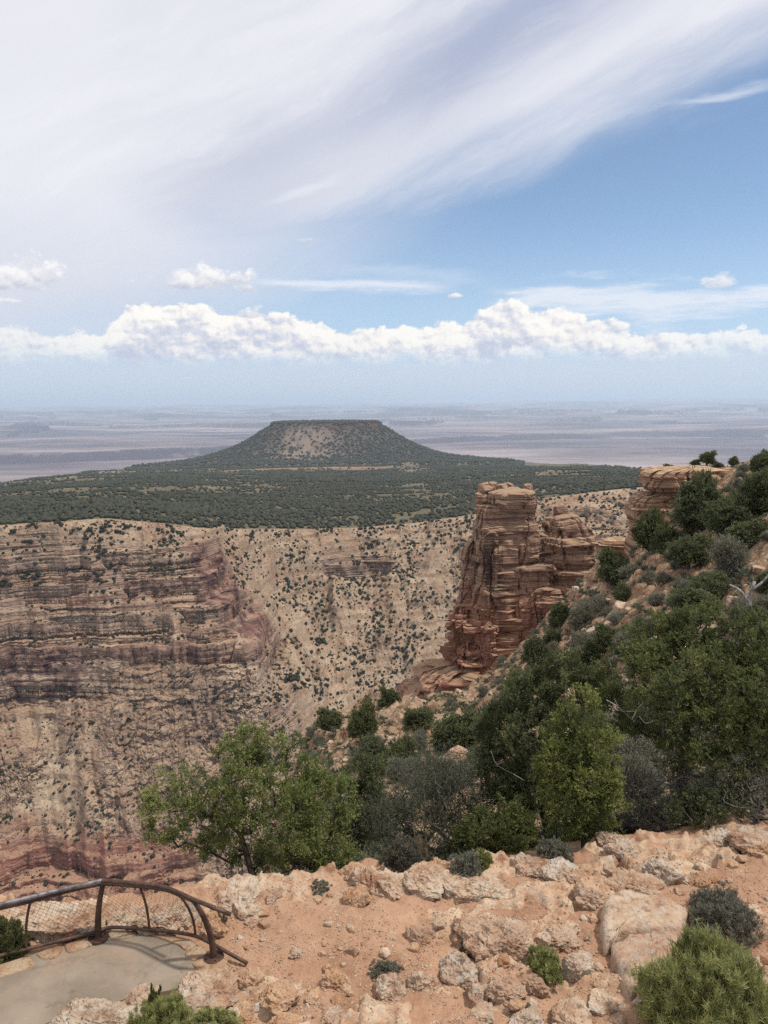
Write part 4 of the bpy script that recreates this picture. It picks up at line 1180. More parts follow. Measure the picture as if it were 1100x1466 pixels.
t.out(t.bsdf(c_, .9, t.bump(t.add(t.mul(n2_, .3), t.mul(n3_, .3)), .35, .012), .15))
M_CONC = m
def build_patio():
    pts = PATIO[:, :2]
    # denser outline with small waver
    Q = []
    for i in range(len(pts)):
        a, b = pts[i], pts[(i+1) % len(pts)]
        n = max(2, int(np.linalg.norm(b-a)/.08))
        for s in range(n): Q.append(a+(b-a)*s/n)
    Q = np.array(Q); n = len(Q); c = Q.mean(0)
    Q = Q+.012*np.random.default_rng(3).normal(size=Q.shape)
    V = np.vstack([np.c_[Q, np.full(n, .030)], np.c_[Q*1.0, np.full(n, -.16)], [[c[0], c[1], .034]]])
    i = np.arange(n); j = (i+1) % n
    me = mesh_np('patio', V, [np.stack([i+n, j+n, j, i], -1), np.stack([i, j, np.full(n, 2*n)], -1)], False)
    tag(link('patio', me, M_CONC), kind='structure')
build_patio()

def slab_verts(seed, outline, top, thick, res=.05, rough=.03, tilt=(0, 0)):
    """irregular flagstone or bedrock slab with a worn rounded rim from its outline (world xy)"""
    o = np.array(outline, float)[:, :2]; g = np.random.default_rng(seed)
    Q = []
    for i in range(len(o)):
        a, b = o[i], o[(i+1) % len(o)]; n = max(3, int(np.linalg.norm(b-a)/res))
        for s in range(n): Q.append(a+(b-a)*s/n)
    Q = np.array(Q)
    for _ in range(3): Q = .5*Q+.25*np.roll(Q, 1, 0)+.25*np.roll(Q, -1, 0)
    c = Q.mean(0); n = len(Q)
    rings = [(0.02, 0, 0), (.25, 0, 0), (.45, 0, 0), (.62, 0, 0), (.78, 0, 0), (.90, 0, -.04), (.965, 0, -.12), (1.0, 0, -.35), (1.02, 0, -.6), (.99, 0, -.85), (1.03, 0, -1.1)]
    V = []
    for f, _, dz in rings:
        p = c+(Q-c)*f
        V.append(np.c_[p, top+dz*thick+(p-c) @ np.array(tilt)])
    V = np.array(V)
    V = V+rough*np.stack([fbm3(V*2.2+seed+k*9, 5, seed+k, .6) for k in range(3)], -1)*np.array([1.2, 1.2, 1.0])
    i = np.arange(len(rings)-1)[:, None]*n; a = np.arange(n)[None]; b = (a+1) % n
    F = np.stack([i+a, i+n+a, i+n+b, i+b], -1).reshape(-1, 4)
    return V.reshape(-1, 3), F

M_FLAG = limestone('tan_flagstone', lin(216, 192, 160), lin(200, 168, 132), lin(172, 134, 102), .15, .66)
FLAG = [  # photo outlines of the paving stones round the patio
 ([(-30, 1392), (0, 1380), (40, 1368), (52, 1374), (48, 1384), (0, 1399), (-30, 1410)], 'flat tan flagstone at the left end of the concrete edge'),
 ([(50, 1366), (78, 1355), (89, 1352), (92, 1358), (80, 1371), (62, 1373)], 'squarish tan flagstone under the straight part of the railing'),
 ([(91, 1352), (118, 1343), (134, 1341), (134, 1352), (110, 1361), (95, 1364)], 'tan flagstone just left of the straight railing post'),
 ([(153, 1335), (165, 1329), (192, 1330), (198, 1336), (190, 1341), (160, 1346)], 'thin tan flagstone just right of the straight railing post'),
 ([(214, 1338), (224, 1335), (254, 1340), (276, 1345), (284, 1354), (268, 1362), (256, 1352), (236, 1345)], 'long curved flagstone where the railing bends'),
 ([(262, 1364), (286, 1353), (298, 1360), (294, 1368), (276, 1376)], 'small tan flagstone between bend and last post'),
 ([(274, 1378), (300, 1366), (326, 1372), (330, 1390), (318, 1402), (292, 1400)], 'thick orange flagstone carrying the last railing post'),
]
for k, (ol, lab) in enumerate(FLAG):
    pts = np.array([at_z(a, b, .05) for a, b in ol])
    V, F = slab_verts(300+k, pts, .062, .12, .03, .008)
    c = V.mean(0)
    tag(link('flagstone', mesh_np('flagstone', V-c, F, True), M_FLAG, None, c), lab, 'flagstone', 'flagstones edging the patio')

# ------------------------------------------------------------------ railing
m, t = material('rusted_steel')
P_ = t.objc(); n_ = t.noise(P_, 5.0, 6, .7); n2_ = t.noise(P_, 40.0, 4, .6)
c_ = t.mix(t.ss(.4, .62, n_), (.050, .028, .019, 1), (.115, .062, .040, 1))
c_ = t.mix(t.mul(t.ss(.55, .7, n2_), .4), c_, (.16, .085, .05, 1))
t.out(t.bsdf(c_, .55, t.bump(n2_, .3, .004), .4, Metallic=.25))
M_RUST = m
m, t = material('worn_steel')
P_ = t.objc(); n_ = t.noise(P_, 7.0, 6, .7)
c_ = t.mix(t.ss(.4, .62, n_), (.30, .27, .26, 1), (.13, .09, .075, 1))
t.out(t.bsdf(c_, .38, None, .5, Metallic=.6))
M_WORN = m
def bez(pts, n):
    """Catmull-Rom through points"""
    p = np.asarray(pts, float); p = np.vstack([2*p[0]-p[1], p, 2*p[-1]-p[-2]])
    out = []
    for i in range(1, len(p)-2):
        for s in np.linspace(0, 1, n, endpoint=False):
            a, b, c, d = p[i-1], p[i], p[i+1], p[i+2]
            out.append(.5*((2*b)+(-a+c)*s+(2*a-5*b+4*c-d)*s*s+(-a+3*b-3*c+d)*s**3))
    out.append(p[-2]); return np.array(out)
def build_railing():
    zt, zb = 1.05, .13
    e = tag(empty('railing', at_z(142, 1342, .06)), 'rusty brown curved pipe railing with wire mesh around the concrete overlook', 'railing')
    o = np.array(e.location)
    def part(nm, mb, mat): return link(nm, mb.mesh(nm), mat, e)
    def poly(px, z): return np.array([at_z(a, b, z) for a, b in px])-o
    base_px = [(-330, 1482), (-190, 1432), (-90, 1399), (0, 1368), (38, 1359), (90, 1346), (138, 1334), (156, 1328), (185, 1328.5), (214, 1331), (250, 1334.5), (280, 1340), (300, 1349), (318, 1359)]
    base = bez(poly(base_px, zb), 8)
    top_px = [(-330, 1396), (-190, 1350), (-90, 1323), (0, 1301), (38, 1292), (90, 1278), (138, 1267), (150, 1265.5), (185, 1268), (214, 1270.5), (240, 1275), (256, 1281), (270, 1287), (279, 1291)]
    tpx = bez(poly(top_px, zt-.09), 8)
    hi_px = [(-330, 1389), (-190, 1343), (-90, 1316), (0, 1295), (38, 1286), (90, 1273), (138, 1262.5), (150, 1261), (185, 1264), (214, 1266.5), (238, 1271), (256, 1278), (278, 1288), (300, 1297)]
    hp = bez(poly(hi_px, zt+.0), 8)
    end = poly([(331, 1309.5)], zt-.12)
    hp = np.vstack([hp, hp[-1]+(end[0]-hp[-1])*.5, end])
    k0 = next(i for i in range(len(hp)) if project(hp[i]+o)[0] > 146)
    for nm, pts, r, mat in (('lower_top_rail', tpx, .026, M_RUST), ('bottom_rail', np.vstack([base, poly([(354, 1379)], .05)]), .028, M_RUST)):
        mb = MB(); mb.tube(pts, r, 10); part('rail', mb, mat)
    mb = MB(); mb.tube(hp[:k0+1], .030, 12); tag(part('hand_rail', mb, M_WORN), 'worn silvery straight hand rail')
    mb = MB(); mb.tube(hp[k0:], .030, 12); part('hand_rail', mb, M_RUST)
    mb = MB(); d_ = unit(hp[-1]-hp[-2]); mb.tube([hp[-1]-d_*.30, hp[-1]-d_*.24], [.035, .035], 12); part('coupling', mb, M_RUST)
    # posts: two heavy ones on plates, slim bowed pickets between
    def near(arr, px):
        q = project(arr+o)[0]; return arr[int(np.argmin(np.abs(q-px)))]
    def bowed(b, tpt, r0, r1, foot):
        b = np.array(b); lean = tpt-b; lean[2] = 0
        pts = [b+np.array([0, 0, -foot])]
        for s in np.linspace(0, 1, 12):
            p = b+lean*(s**2.0); p[2] = b[2]+(tpt[2]-b[2])*s
            pts.append(p)
        mb = MB(); mb.tube(pts, np.linspace(r0, r1, len(pts)), 10); return mb
    for bx, tx, plate in (((141, 1341), 147, 1), ((306, 1369), 277, 1), ((-60, 1398), -56, 1), ((-270, 1472), -262, 1)):
        b = at_z(bx[0], bx[1], .07)-o
        tp = near(tpx, tx) if tx < 270 else near(hp, 277)-np.array([0, 0, .03])
        post = part('post', bowed(b, tp, .052, .036, .02), M_RUST)
        mb = MB(); mb.tube([b+np.array([0, 0, -.035]), b+np.array([0, 0, .0])], [.15, .15], 14)
        plate_ = link('base_plate', mb.mesh('base_plate', False), M_RUST, post)
        mb = MB()
        for an in (.6, 2.1, 3.7, 5.2):
            q = b+np.array([.11*math.cos(an), .11*math.sin(an), 0]); mb.tube([q, q+np.array([0, 0, .025])], [.014, .014], 6)
        link('bolt', mb.mesh('bolt', False), M_RUST, post)
    for bx, tx in ((37, 42), (214, 200), (279, 256), (-120, -112)):
        part('picket', bowed(near(base, bx), near(tpx, tx), .019, .019, .02), M_RUST)
    # diagonal wire mesh between the rails
    n = 200
    def resample(a, n):
        s = np.concatenate([[0], np.cumsum(np.linalg.norm(np.diff(a, axis=0), axis=1))])
        q = np.linspace(0, s[-1], n); return np.stack([np.interp(q, s, a[:, k]) for k in range(3)], 1), s[-1]
    B, Lb = resample(base, n); Tp, Lt = resample(tpx, n)
    def surf(u, v):
        i = np.clip(u*(n-1), 0, n-1)
        b = np.stack([np.interp(i, np.arange(n), B[:, k]) for k in range(3)], -1); q = np.stack([np.interp(i, np.arange(n), Tp[:, k]) for k in range(3)], -1)
        p = b+(q-b)*(v**2)[..., None]; p[..., 2] = b[..., 2]+(q[..., 2]-b[..., 2])*v; return p
    mb = MB(); step = .075/Lb; run = .92/Lb
    for sgn in (1, -1):
        for u0 in np.arange(-run, 1+run, step):
            v = np.linspace(0, 1, 9); u = u0+sgn*run*.72*v
            ok = (u >= 0) & (u <= 1)
            if ok.sum() < 2: continue
            mb.tube(surf(u[ok], v[ok]), .0019, 3, False)
    tag(part('wire_mesh', mb, M_WIRE), 'rusty diamond wire mesh')
m, t = material('rusty_wire')
t.out(t.bsdf((.16, .10, .075, 1), .6, None, .3, Metallic=.4)); M_WIRE = m
build_railing()

# ------------------------------------------------------------------ rocks on the rim
def rock(px, py, w, h, label, mat, name='rock', seed=None, depth=.9, sub=4, beds=.05, cuts=14, p=3.2, sink=.25, group=None, rough=.24):
    """boulder whose foot is at a photo pixel; w and h are its size in photo pixels"""
    c = on_ground(px, py); k = mpp(c)
    W = w*k; H = h*k/.86
    P, F = rock_verts(seed if seed is not None else int(px*7+py), (W*.54, W*.54*depth, H*.43), sub, p, cuts, rough, beds)
    P = P @ np.array([[1, 0, 0], [0, 1, 0], [random.uniform(-.25, .25), random.uniform(-.1, .3), 1]])
    c = c+np.array([0, W*.2*depth, H*(.16-sink*.6)])
    o = link(name, mesh_np(name, P, F, False), mat, None, c)
    tag(o, label, 'rock' if name != 'boulder' else 'boulder', group); return o

B = [ # foot px, foot py, width px, height px, label, material, name
 (892, 1226, 56, 34, 'white lichen-covered boulder in front of the dark thicket', M_ROCKG, 'boulder'),
 (877, 1208, 42, 24, 'dull brown boulder behind the white lichen-covered boulder', M_ROCKP, 'boulder'),
 (756, 1248, 58, 38, 'brown mottled boulder beside the round grey sagebrush by the thicket', M_ROCKP, 'boulder'),
 (805, 1254, 62, 24, 'flat white-topped rock right of the grey sagebrush', M_ROCKG, 'rock'),
 (820, 1262, 22, 18, 'small pale rock leaning on the flat white-topped rock', M_ROCK, 'rock'),
 (848, 1294, 46, 40, 'pinkish square-edged rock at the head of the bedrock step', M_ROCKP, 'rock'),
 (912, 1276, 92, 28, 'long flat cream slab with a dark undercut', M_ROCK, 'slab'),
 (953, 1260, 70, 44, 'bulky grey lichened outcrop above the orange wedge rock', M_ROCKG, 'boulder'),
 (1008, 1266, 42, 27, 'orange wedge-shaped rock on the right', M_ROCKO, 'rock'),
 (1037, 1206, 46, 28, 'rounded grey boulder under the dead twigs', M_ROCKG, 'boulder'),
 (1086, 1206, 80, 26, 'pale pink bedrock hump at the right edge', M_ROCKP, 'boulder'),
 (1092, 1222, 46, 24, 'orange block under the pale bedrock hump', M_ROCKO, 'rock'),
 (720, 1362, 110, 52, 'broad low grey-pink outcrop in the middle of the bare ground', M_ROCKP, 'boulder'),
 (655, 1404, 62, 44, 'rough lichened boulder below the broad grey-pink outcrop', M_ROCKG, 'boulder'),
 (601, 1350, 44, 34, 'pinkish brown boulder alone on the red dirt', M_ROCKP, 'boulder'),
 (557, 1425, 58, 46, 'two-peaked pink boulder beside the flat grey shrub', M_ROCKP, 'boulder'),
 (598, 1412, 40, 36, 'tall pale rock right of the two-peaked boulder', M_ROCK, 'rock'),
 (806, 1356, 66, 36, 'grey jagged outcrop above the small green bush', M_ROCKP, 'boulder'),
 (828, 1396, 50, 46, 'dark grey lichened boulder right of the small green bush', M_ROCKG, 'boulder'),
 (770, 1416, 38, 28, 'pinkish rock at the foot of the small green bush', M_ROCKP, 'rock'),
 (724, 1424, 54, 32, 'wide pink rock left of the small green bush', M_ROCKP, 'rock'),
 (688, 1436, 48, 38, 'angular brown rock below the rough lichened boulder', M_ROCKP, 'rock'),
 (873, 1444, 56, 24, 'flat cream rock left of the bright green bush', M_ROCK, 'rock'),
 (826, 1470, 64, 30, 'tan rock cut by the lower frame edge, left of the flat cream rock', M_ROCK, 'rock'),
 (754, 1470, 48, 30, 'white-speckled rock at the lower edge with a twig beside', M_ROCKG, 'rock'),
 (691, 1456, 42, 16, 'low flat stone in front of the angular brown rock', M_ROCK, 'rock'),
 (526, 1268, 50, 44, 'big cream boulder at the left end of the rim ledge', M_ROCK, 'boulder'),
 (560, 1276, 56, 38, 'cream rim boulder in front of the tan dry bush', M_ROCK, 'boulder'),
 (612, 1266, 70, 34, 'wide cream rim boulder left of the round grey bush', M_ROCK, 'boulder'),
 (510, 1292, 40, 26, 'tan rim rock in front of the big cream boulder', M_ROCKO, 'rock'),
 (505, 1254, 44, 24, 'orange rim rock against the dark bushes', M_ROCKO, 'rock'),
 (628, 1248, 40, 22, 'small orange ledge rock between tan bush and round grey bush', M_ROCKO, 'rock'),
 (680, 1284, 120, 36, 'long pale rough ledge below the round grey bush', M_ROCK, 'ledge'),
 (336, 1292, 72, 38, 'big white boulder below the green juniper', M_ROCK, 'boulder'),
 (351, 1312, 42, 28, 'pale boulder beside the end of the hand rail', M_ROCK, 'boulder'),
 (375, 1310, 26, 15, 'small orange stone right of the hand rail end', M_ROCKO, 'rock'),
 (391, 1288, 26, 24, 'small grey-pink rock on the rim right of the white boulder', M_ROCKP, 'rock'),
 (422, 1370, 25, 22, 'pinkish dark rock alone in the open dirt', M_ROCKP, 'rock'),
 (359, 1408, 38, 27, 'pale yellow rock near the bottom rail end', M_ROCKO, 'rock'),
 (481, 1412, 42, 32, 'flat-faced tan rock half sunk in open dirt', M_ROCKO, 'rock'),
 (398, 1434, 58, 32, 'low tan rock half buried in the path', M_ROCKO, 'rock'),
 (346, 1462, 48, 28, 'low pale rock right of the bottom green bush', M_ROCKO, 'rock'),
 (290, 1432, 92, 46, 'large tan boulder at the corner of the concrete', M_ROCK, 'boulder'),
 (272, 1452, 64, 34, 'white boulder in front of the large tan corner boulder', M_ROCKG, 'boulder'),
 (130, 1474, 150, 44, 'long white-crusted wall rock along the near edge of the concrete', M_ROCKG, 'boulder'),
 (195, 1442, 52, 38, 'brown-stained rock behind the bottom green bush', M_ROCKP, 'boulder'),
 (478, 1466, 50, 26, 'dark brown stone at lower edge', M_ROCKP, 'rock'),
 (408, 1470, 44, 22, 'flat tan stone at lower edge left of the dark brown stone', M_ROCKO, 'rock'),
 (88, 1338, 170, 58, 'huge cream boulder behind the straight railing', M_ROCK, 'boulder'),
 (228, 1326, 124, 48, 'huge cream boulder behind the curved railing', M_ROCK, 'boulder'),
 (300, 1336, 50, 40, 'tan boulder outside the bend of the railing', M_ROCKO, 'boulder'),
 (0, 1352, 60, 40, 'cream boulder behind the green bush outside the railing', M_ROCK, 'boulder'),
]
for (px, py, w, h, lab, mt, nm) in B:
    rock(px, py, w, h, lab, mt, nm, depth=.55 if nm in ('slab', 'ledge') or w > 110 else .85, beds=.10 if nm in ('slab', 'ledge') else .05, sub=5 if w > 85 else 4, p=4.5 if nm in ('slab',) else 3.0)

SL = [([(866, 1278), (905, 1272), (960, 1280), (985, 1300), (975, 1330), (930, 1330), (890, 1334), (868, 1345), (858, 1316)], .30, 'broad pale bedrock slab, upper step of the ledge on the right', M_ROCK),
      ([(872, 1352), (900, 1334), (948, 1322), (985, 1334), (968, 1376), (930, 1398), (905, 1408), (890, 1398), (882, 1374)], .24, 'smooth purple-brown bedrock slab left of the bright green bush', M_ROCKP)]
for k, (ol, top, lab, mt) in enumerate(SL):
    pts = np.array([at_z(a, b, top) for a, b in ol]); c0 = pts.mean(0); zz = gz(c0[0], c0[1])
    V, F = slab_verts(340+k, pts, top+.02, .55, .03, .055, (0.0, .02))
    c = V.mean(0)
    tag(link('bedrock_slab', mesh_np('bedrock_slab', V-c, F, True), mt, None, c), lab, 'rock slab')

# loose stones, countable: copies of six shapes
def stones():
    g = np.random.default_rng(31)
    protos = []
    for s in range(7):
        P, F = rock_verts(400+s, (1, .85, .6), 3, 3.0, 8, .12, .03)
        protos.append(mesh_np('stone', P, F, False)); protos[-1].materials.append((M_ROCK, M_ROCKO, M_ROCKP, M_ROCKO, M_ROCK, M_ROCKG, M_ROCKO)[s])
    n = 0
    while n < 296:
        px, py = g.uniform(330, 1100), g.uniform(1215, 1464)
        p = on_ground(px, py)
        if p[1] > np.interp(p[0], RIMX, RIMYY)-.1 or poly_dist(p[:1], p[1:2], PATIO)[0] < .35: continue
        if n > 40 and fbm2(p[:1]*.8, p[1:2]*.8, 3, 8)[0] < -.05: continue
        r = .022+.10*g.random()**3.0
        o = link('stone', protos[int(g.integers(7))], None, None, p+np.array([0, 0, r*.25]), (g.uniform(-.3, .3), g.uniform(-.3, .3), g.uniform(0, 6.28)), r)
        tag(o, 'small loose stone lying on the red dirt', 'stone', 'small stones scattered on the red dirt'); n += 1
    # gravel, uncountable
    k = 22000; V, F = ICO[0]
    px = g.uniform(300, 1110, k); py = g.uniform(1215, 1470, k)
    q = at_z(px, py, 0.0); z, oc = ground_z(q[:, 0], q[:, 1])
    ok = (q[:, 1] < np.interp(q[:, 0], RIMX, RIMYY)-.1) & (poly_dist(q[:, 0], q[:, 1], PATIO) > .1) & (fbm2(q[:, 0]*1.3, q[:, 1]*1.3, 3, 18)+.5*g.random(k) > 0)
    q = q[ok]; z = z[ok]; k = len(q)
    r = .004+.015*g.random(k)**3.0
    v = V[None]*r[:, None, None]*(1+.3*g.normal(size=(k, 12, 1)))*np.array([1, 1, .7])+np.c_[q[:, :2], z][:, None]+np.array([0, 0, .004])
    me = mesh_np('gravel', v.reshape(-1, 3), (F[None]+12*np.arange(k)[:, None, None]).reshape(-1, 3), False)
    tag(link('gravel', me, M_ROCK), 'fine pale gravel strewn over the red dirt', 'gravel', None, 'stuff')
stones()

# ------------------------------------------------------------------ trees and shrubs
NEARSP = dict(k=12, L=.17, m=15, ll=.050, lw=.024, up=.55, outw=.7, rnd=.75, rad=.055)
def px_lobes(base_px, base_py, d, lobes):
    """lobes read in photo pixels (cx, cy, rx, ry, depth offset) -> metres round the tree's foot"""
    b = at(base_px, base_py, d); out = []
    for (cx, cy, rx, ry, dy) in lobes:
        c = at(cx, cy, d+dy); k = mpp(c)
        out.append((*(c-b), rx*k, max(rx, ry)*k*.8, ry*k/.9))
    return b, out

# bright green juniper at the left of the rim
b, lob = px_lobes(362, 1256, 13.9, [(262, 1145, 46, 42, .1), (232, 1178, 32, 30, 0), (322, 1090, 22, 34, .2), (378, 1072, 36, 38, .2), (352, 1118, 46, 44, -.3), (425, 1110, 42, 44, .2), (460, 1150, 48, 48, .3), (470, 1205, 44, 42, .1), (410, 1175, 56, 58, -.4), (330, 1150, 38, 34, .3), (300, 1172, 30, 28, -.3), (395, 1222, 40, 24, .5), (318, 1216, 34, 20, .3), (278, 1204, 26, 18, .2), (345, 1186, 26, 22, -.4)])
plant('juniper_tree', b, tree_meshes('juniper_tree', 1, lob, [(0, 0, -.3), (-.02, 0, .1), (-.12, .05, .45), (-.22, .05, .85)], 330, NEARSP, dict(r_tip=.0085, power=.40), dead=40), (M_BARK, M_JUN2),
      'bright green juniper with bare twisted limbs at the left end of the rim', 'tree')
# upright bright juniper in the middle
b, lob = px_lobes(838, 1222, 14.6, [(832, 1020, 26, 34, .1), (822, 1060, 36, 34, 0), (850, 1075, 34, 36, .2), (800, 1110, 30, 36, -.1), (840, 1125, 44, 42, -.2), (868, 1130, 26, 34, .1), (815, 1160, 34, 34, -.2), (845, 1175, 34, 30, .1), (790, 1085, 18, 24, .1)])
plant('juniper_tree', b, tree_meshes('juniper_tree', 2, lob, [(0, 0, -.3), (-.02, .02, .3), (.02, .05, .8), (-.03, .05, 1.5)], 250, NEARSP, dict(r_tip=.008, power=.44)), (M_BARK, M_JUN2),
      'narrow upright yellow-green juniper in front of the dark pinyons', 'tree')
# large dark pinyon at right
b, lob = px_lobes(978, 1190, 16.8, [(990, 905, 56, 34, .6), (940, 930, 56, 42, .4), (1050, 920, 58, 44, .6), (1095, 960, 52, 60, .4), (900, 975, 44, 42, .1), (975, 980, 80, 56, -.5), (1060, 1000, 70, 58, -.4), (915, 1025, 40, 34, .1), (1010, 1050, 64, 40, -.8), (1090, 1060, 56, 50, -.5), (1060, 1100, 52, 34, -.6), (970, 1080, 46, 30, .2), (1120, 1010, 50, 60, .2)])
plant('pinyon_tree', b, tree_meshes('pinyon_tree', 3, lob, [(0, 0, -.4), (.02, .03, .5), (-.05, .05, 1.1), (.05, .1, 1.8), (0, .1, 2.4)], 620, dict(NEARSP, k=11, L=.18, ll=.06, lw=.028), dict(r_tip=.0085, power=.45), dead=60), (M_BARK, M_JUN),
      'largest dark green pinyon with a spreading crown, at the right edge behind the ledge', 'tree')
# dark pinyon left of the upright juniper
b, lob = px_lobes(790, 1215, 17.0, [(800, 975, 44, 34, .4), (760, 1005, 44, 38, .2), (720, 1045, 36, 36, .3), (770, 1060, 52, 44, -.3), (725, 1100, 46, 40, -.1), (700, 1080, 26, 30, .1), (850, 985, 36, 30, .5), (760, 1125, 50, 40, -.4), (720, 1150, 48, 34, -.5), (870, 1030, 34, 40, .5)])
plant('pinyon_tree', b, tree_meshes('pinyon_tree', 4, lob, [(0, 0, -.6), (-.1, .05, .5), (-.25, .1, 1.1), (-.3, .1, 1.9)], 430, dict(NEARSP, k=11, L=.18, ll=.058, lw=.027), dict(r_tip=.0085, power=.45), dead=50), (M_BARK, M_PIN),
      'dark pinyon with twiggy lower branches just left of the yellow-green juniper', 'tree')
# low dark bushes and twiggy scrub along the rim
def rim_bush(px, py, d, lobes, seed, mat, label, n=120, sp=None, cat='bush', name='bush', wood=None, dead=20, up=1.0):
    b, lob = px_lobes(px, py, d, lobes)
    tr = [(0, 0, -.3), (0, .02, .05), (.01, .03, .25)]
    return plant(name, b, tree_meshes(name, seed, lob, tr, n, sp or NEARSP, dict(r_tip=.006, power=.42), dead=dead), (wood or M_TWIG, mat), label, cat, parts=('stems', 'foliage'))
THIN = dict(k=5, L=.30, m=7, ll=.040, lw=.016, up=1.0, outw=.5, rnd=.5, rad=.03)
rim_bush(622, 1240, 16.0, [(560, 1180, 36, 40, .2), (610, 1140, 52, 50, .3), (655, 1150, 44, 52, .3), (600, 1190, 60, 40, -.2), (675, 1190, 36, 36, .1), (640, 1105, 36, 24, .4)], 11, M_GREYG, 'wide grey-brown thin-leaved bush right of the green juniper', 800, dict(THIN, m=10), dead=200)
rim_bush(705, 1222, 15.4, [(700, 1195, 40, 28, 0), (735, 1200, 32, 22, -.1), (668, 1205, 26, 22, .1), (730, 1175, 30, 24, .3)], 12, M_JUN, 'low dark green sprawling juniper bush behind the grey sagebrush', 170)
rim_bush(500, 1240, 17.5, [(510, 1140, 36, 38, 0), (505, 1185, 34, 36, 0), (535, 1110, 26, 28, .2), (535, 1165, 26, 34, .2)], 13, M_PIN, 'dark pinyon rising behind the right side of the green juniper', 170, name='pinyon_tree', cat='tree', wood=M_BARK)
rim_bush(950, 1200, 15.6, [(905, 1140, 36, 40, .2), (945, 1150, 44, 40, .1), (1000, 1145, 44, 36, .2), (890, 1105, 28, 30, .3), (930, 1110, 36, 26, .3)], 14, M_GREY, 'dark leafless tangle of twigs under the largest pinyon', 260, dict(THIN, k=4, m=6), dead=420)
rim_bush(1080, 1186, 15.6, [(1060, 1140, 44, 34, .1), (1105, 1130, 44, 44, .2), (1030, 1160, 30, 22, .1)], 15, M_GREY, 'grey dead-looking twiggy bush at the right edge', 160, dict(THIN, k=4, m=5), dead=300, wood=M_TWIG)
rim_bush(1000, 1182, 15.4, [(1000, 1160, 40, 20, 0), (1030, 1150, 34, 22, .1)], 16, M_PIN, 'low dark shrub at the foot of the largest pinyon', 60, dead=40)
rim_bush(455, 1258, 14.2, [(440, 1232, 40, 20, 0), (480, 1235, 34, 20, 0), (410, 1240, 26, 14, 0)], 17, M_GREY, 'shadowy low scrub under the right side of the green juniper', 110, THIN, dead=90)
# fallen silver branches
def deadwood(px, py, d, pxs, label, r=.012):
    b = at(px, py, d); e = MB()
    for line in pxs:
        pts = bez([at(a, c, d+dd)-b for a, c, dd in line], 4); e.tube(pts, np.linspace(r, r*.25, len(pts)), 6)
    tag(link('dead_branch', e.mesh('dead_branch'), M_DEAD, None, b), label, 'dead branch')
deadwood(900, 1025, 15.6, [[(868, 1002, 0), (885, 1012, -.05), (905, 1030, 0)], [(872, 1010, 0), (890, 1018, .1), (925, 1018, .1)], [(905, 1030, 0), (915, 1012, .05), (930, 1002, .1)], [(885, 1012, -.05), (880, 1000, -.1)], [(915, 1025, 0), (925, 1035, -.1), (940, 1030, -.1)]], 'silvery dead branch caught between the upright juniper and the largest pinyon')
deadwood(720, 1110, 15.0, [[(703, 1075, 0), (712, 1095, 0), (735, 1108, .1)], [(735, 1108, .1), (752, 1118, 0)], [(712, 1095, 0), (722, 1090, -.1)]], 'thin pale dead branch on the dark pinyon', .008)

# sagebrush and bright bushes on the rim
def brush_meshes(name, seed, n=260, blade=(.16, .016), dome=(1, 1, .8), k=7, upk=.9, rnd=.45, stems=40):
    g = np.random.default_rng(seed)
    v = unit(g.normal(size=(n, 3))); v[:, 2] = np.abs(v[:, 2]); r = (.35+.65*g.random(n)**.5)*(1+.42*perlin3(v*1.9+seed, seed)+.18*perlin3(v*4.3+seed, seed+1))
    tips = v*r[:, None]*np.array(dome)
    tips[:, 2] += .03
    V, F, t = sprays(g, tips, np.array([0, 0, -.3]), k=k, L=.12, m=9, ll=blade[0], lw=blade[1], up=upk, outw=.8, rnd=rnd, rad=.05)
    low = V[:, 2] < .0; V[low, 2] *= .1
    mb = MB()
    for i in range(stems):
        d = tips[g.integers(n)]*.95; q = g.normal(0, .05, 3); q[2] = -.05
        mb.tube(bez([q, d*.45+g.normal(0, .04, 3), d], 3), [.016, .014, .012, .010, .008, .006, .004], 4, False)
    return mb.mesh(name+'_stems'), mesh_np(name+'_foliage', V, F, True, {'tint': t})
def brush(px, py, w, h, label, mat, name, seed, bl=(.16, .016), n=260, k=7, upk=.9, ground=True, stem=M_TWIG, d=None, stems=40):
    c = on_ground(px, py) if ground else at(px, py, d)
    kx = mpp(c); W = w*kx/2/1.12; H = h*kx/.9/1.42
    ms = brush_meshes(name, seed, n, bl, (1, 1, 1), k, upk, stems=stems)
    c = c+np.array([0, W*.35, -.02])
    return plant(name, c, ms, (stem, mat), label, 'bush', None, float(seed), (W, W, H*.92), ('stems', 'foliage'))
brush(1040, 1345, 112, 74, 'round dark grey sagebrush above the bright green bush', M_GREY, 'sagebrush', 41, (.085, .020), 420, 8)
brush(1036, 1492, 205, 146, 'large bright yellow-green bush in the bottom right corner', M_BRIGHT, 'rabbitbrush', 42, (.15, .011), 720, 11, 1.5)
brush(962, 1462, 60, 80, 'small bright green bush at the left flank of the large bright green bush', M_BRIGHT, 'rabbitbrush', 43, (.22, .02), 160, 10, 1.5)
brush(781, 1402, 62, 46, 'small light green bush between grey boulders', M_BRIGHT, 'rabbitbrush', 44, (.30, .028), 150, 10, 1.6)
brush(580, 1246, 74, 46, 'tan-grey bush with dry tops behind the rim boulders', M_SAGE2, 'sagebrush', 45, (.12, .03), 240, 8, 1.2)
brush(668, 1258, 58, 40, 'compact round grey bush on the rim', M_SAGE, 'sagebrush', 46, (.10, .034), 260, 8)
brush(692, 1242, 34, 30, 'small vivid green bush behind the compact round grey bush', M_BRIGHT, 'rabbitbrush', 47, (.26, .05), 110, 8, 1.4)
brush(796, 1236, 56, 40, 'silver-grey sagebrush beside the brown mottled boulder', M_SAGE, 'sagebrush', 48, (.10, .034), 240, 8)
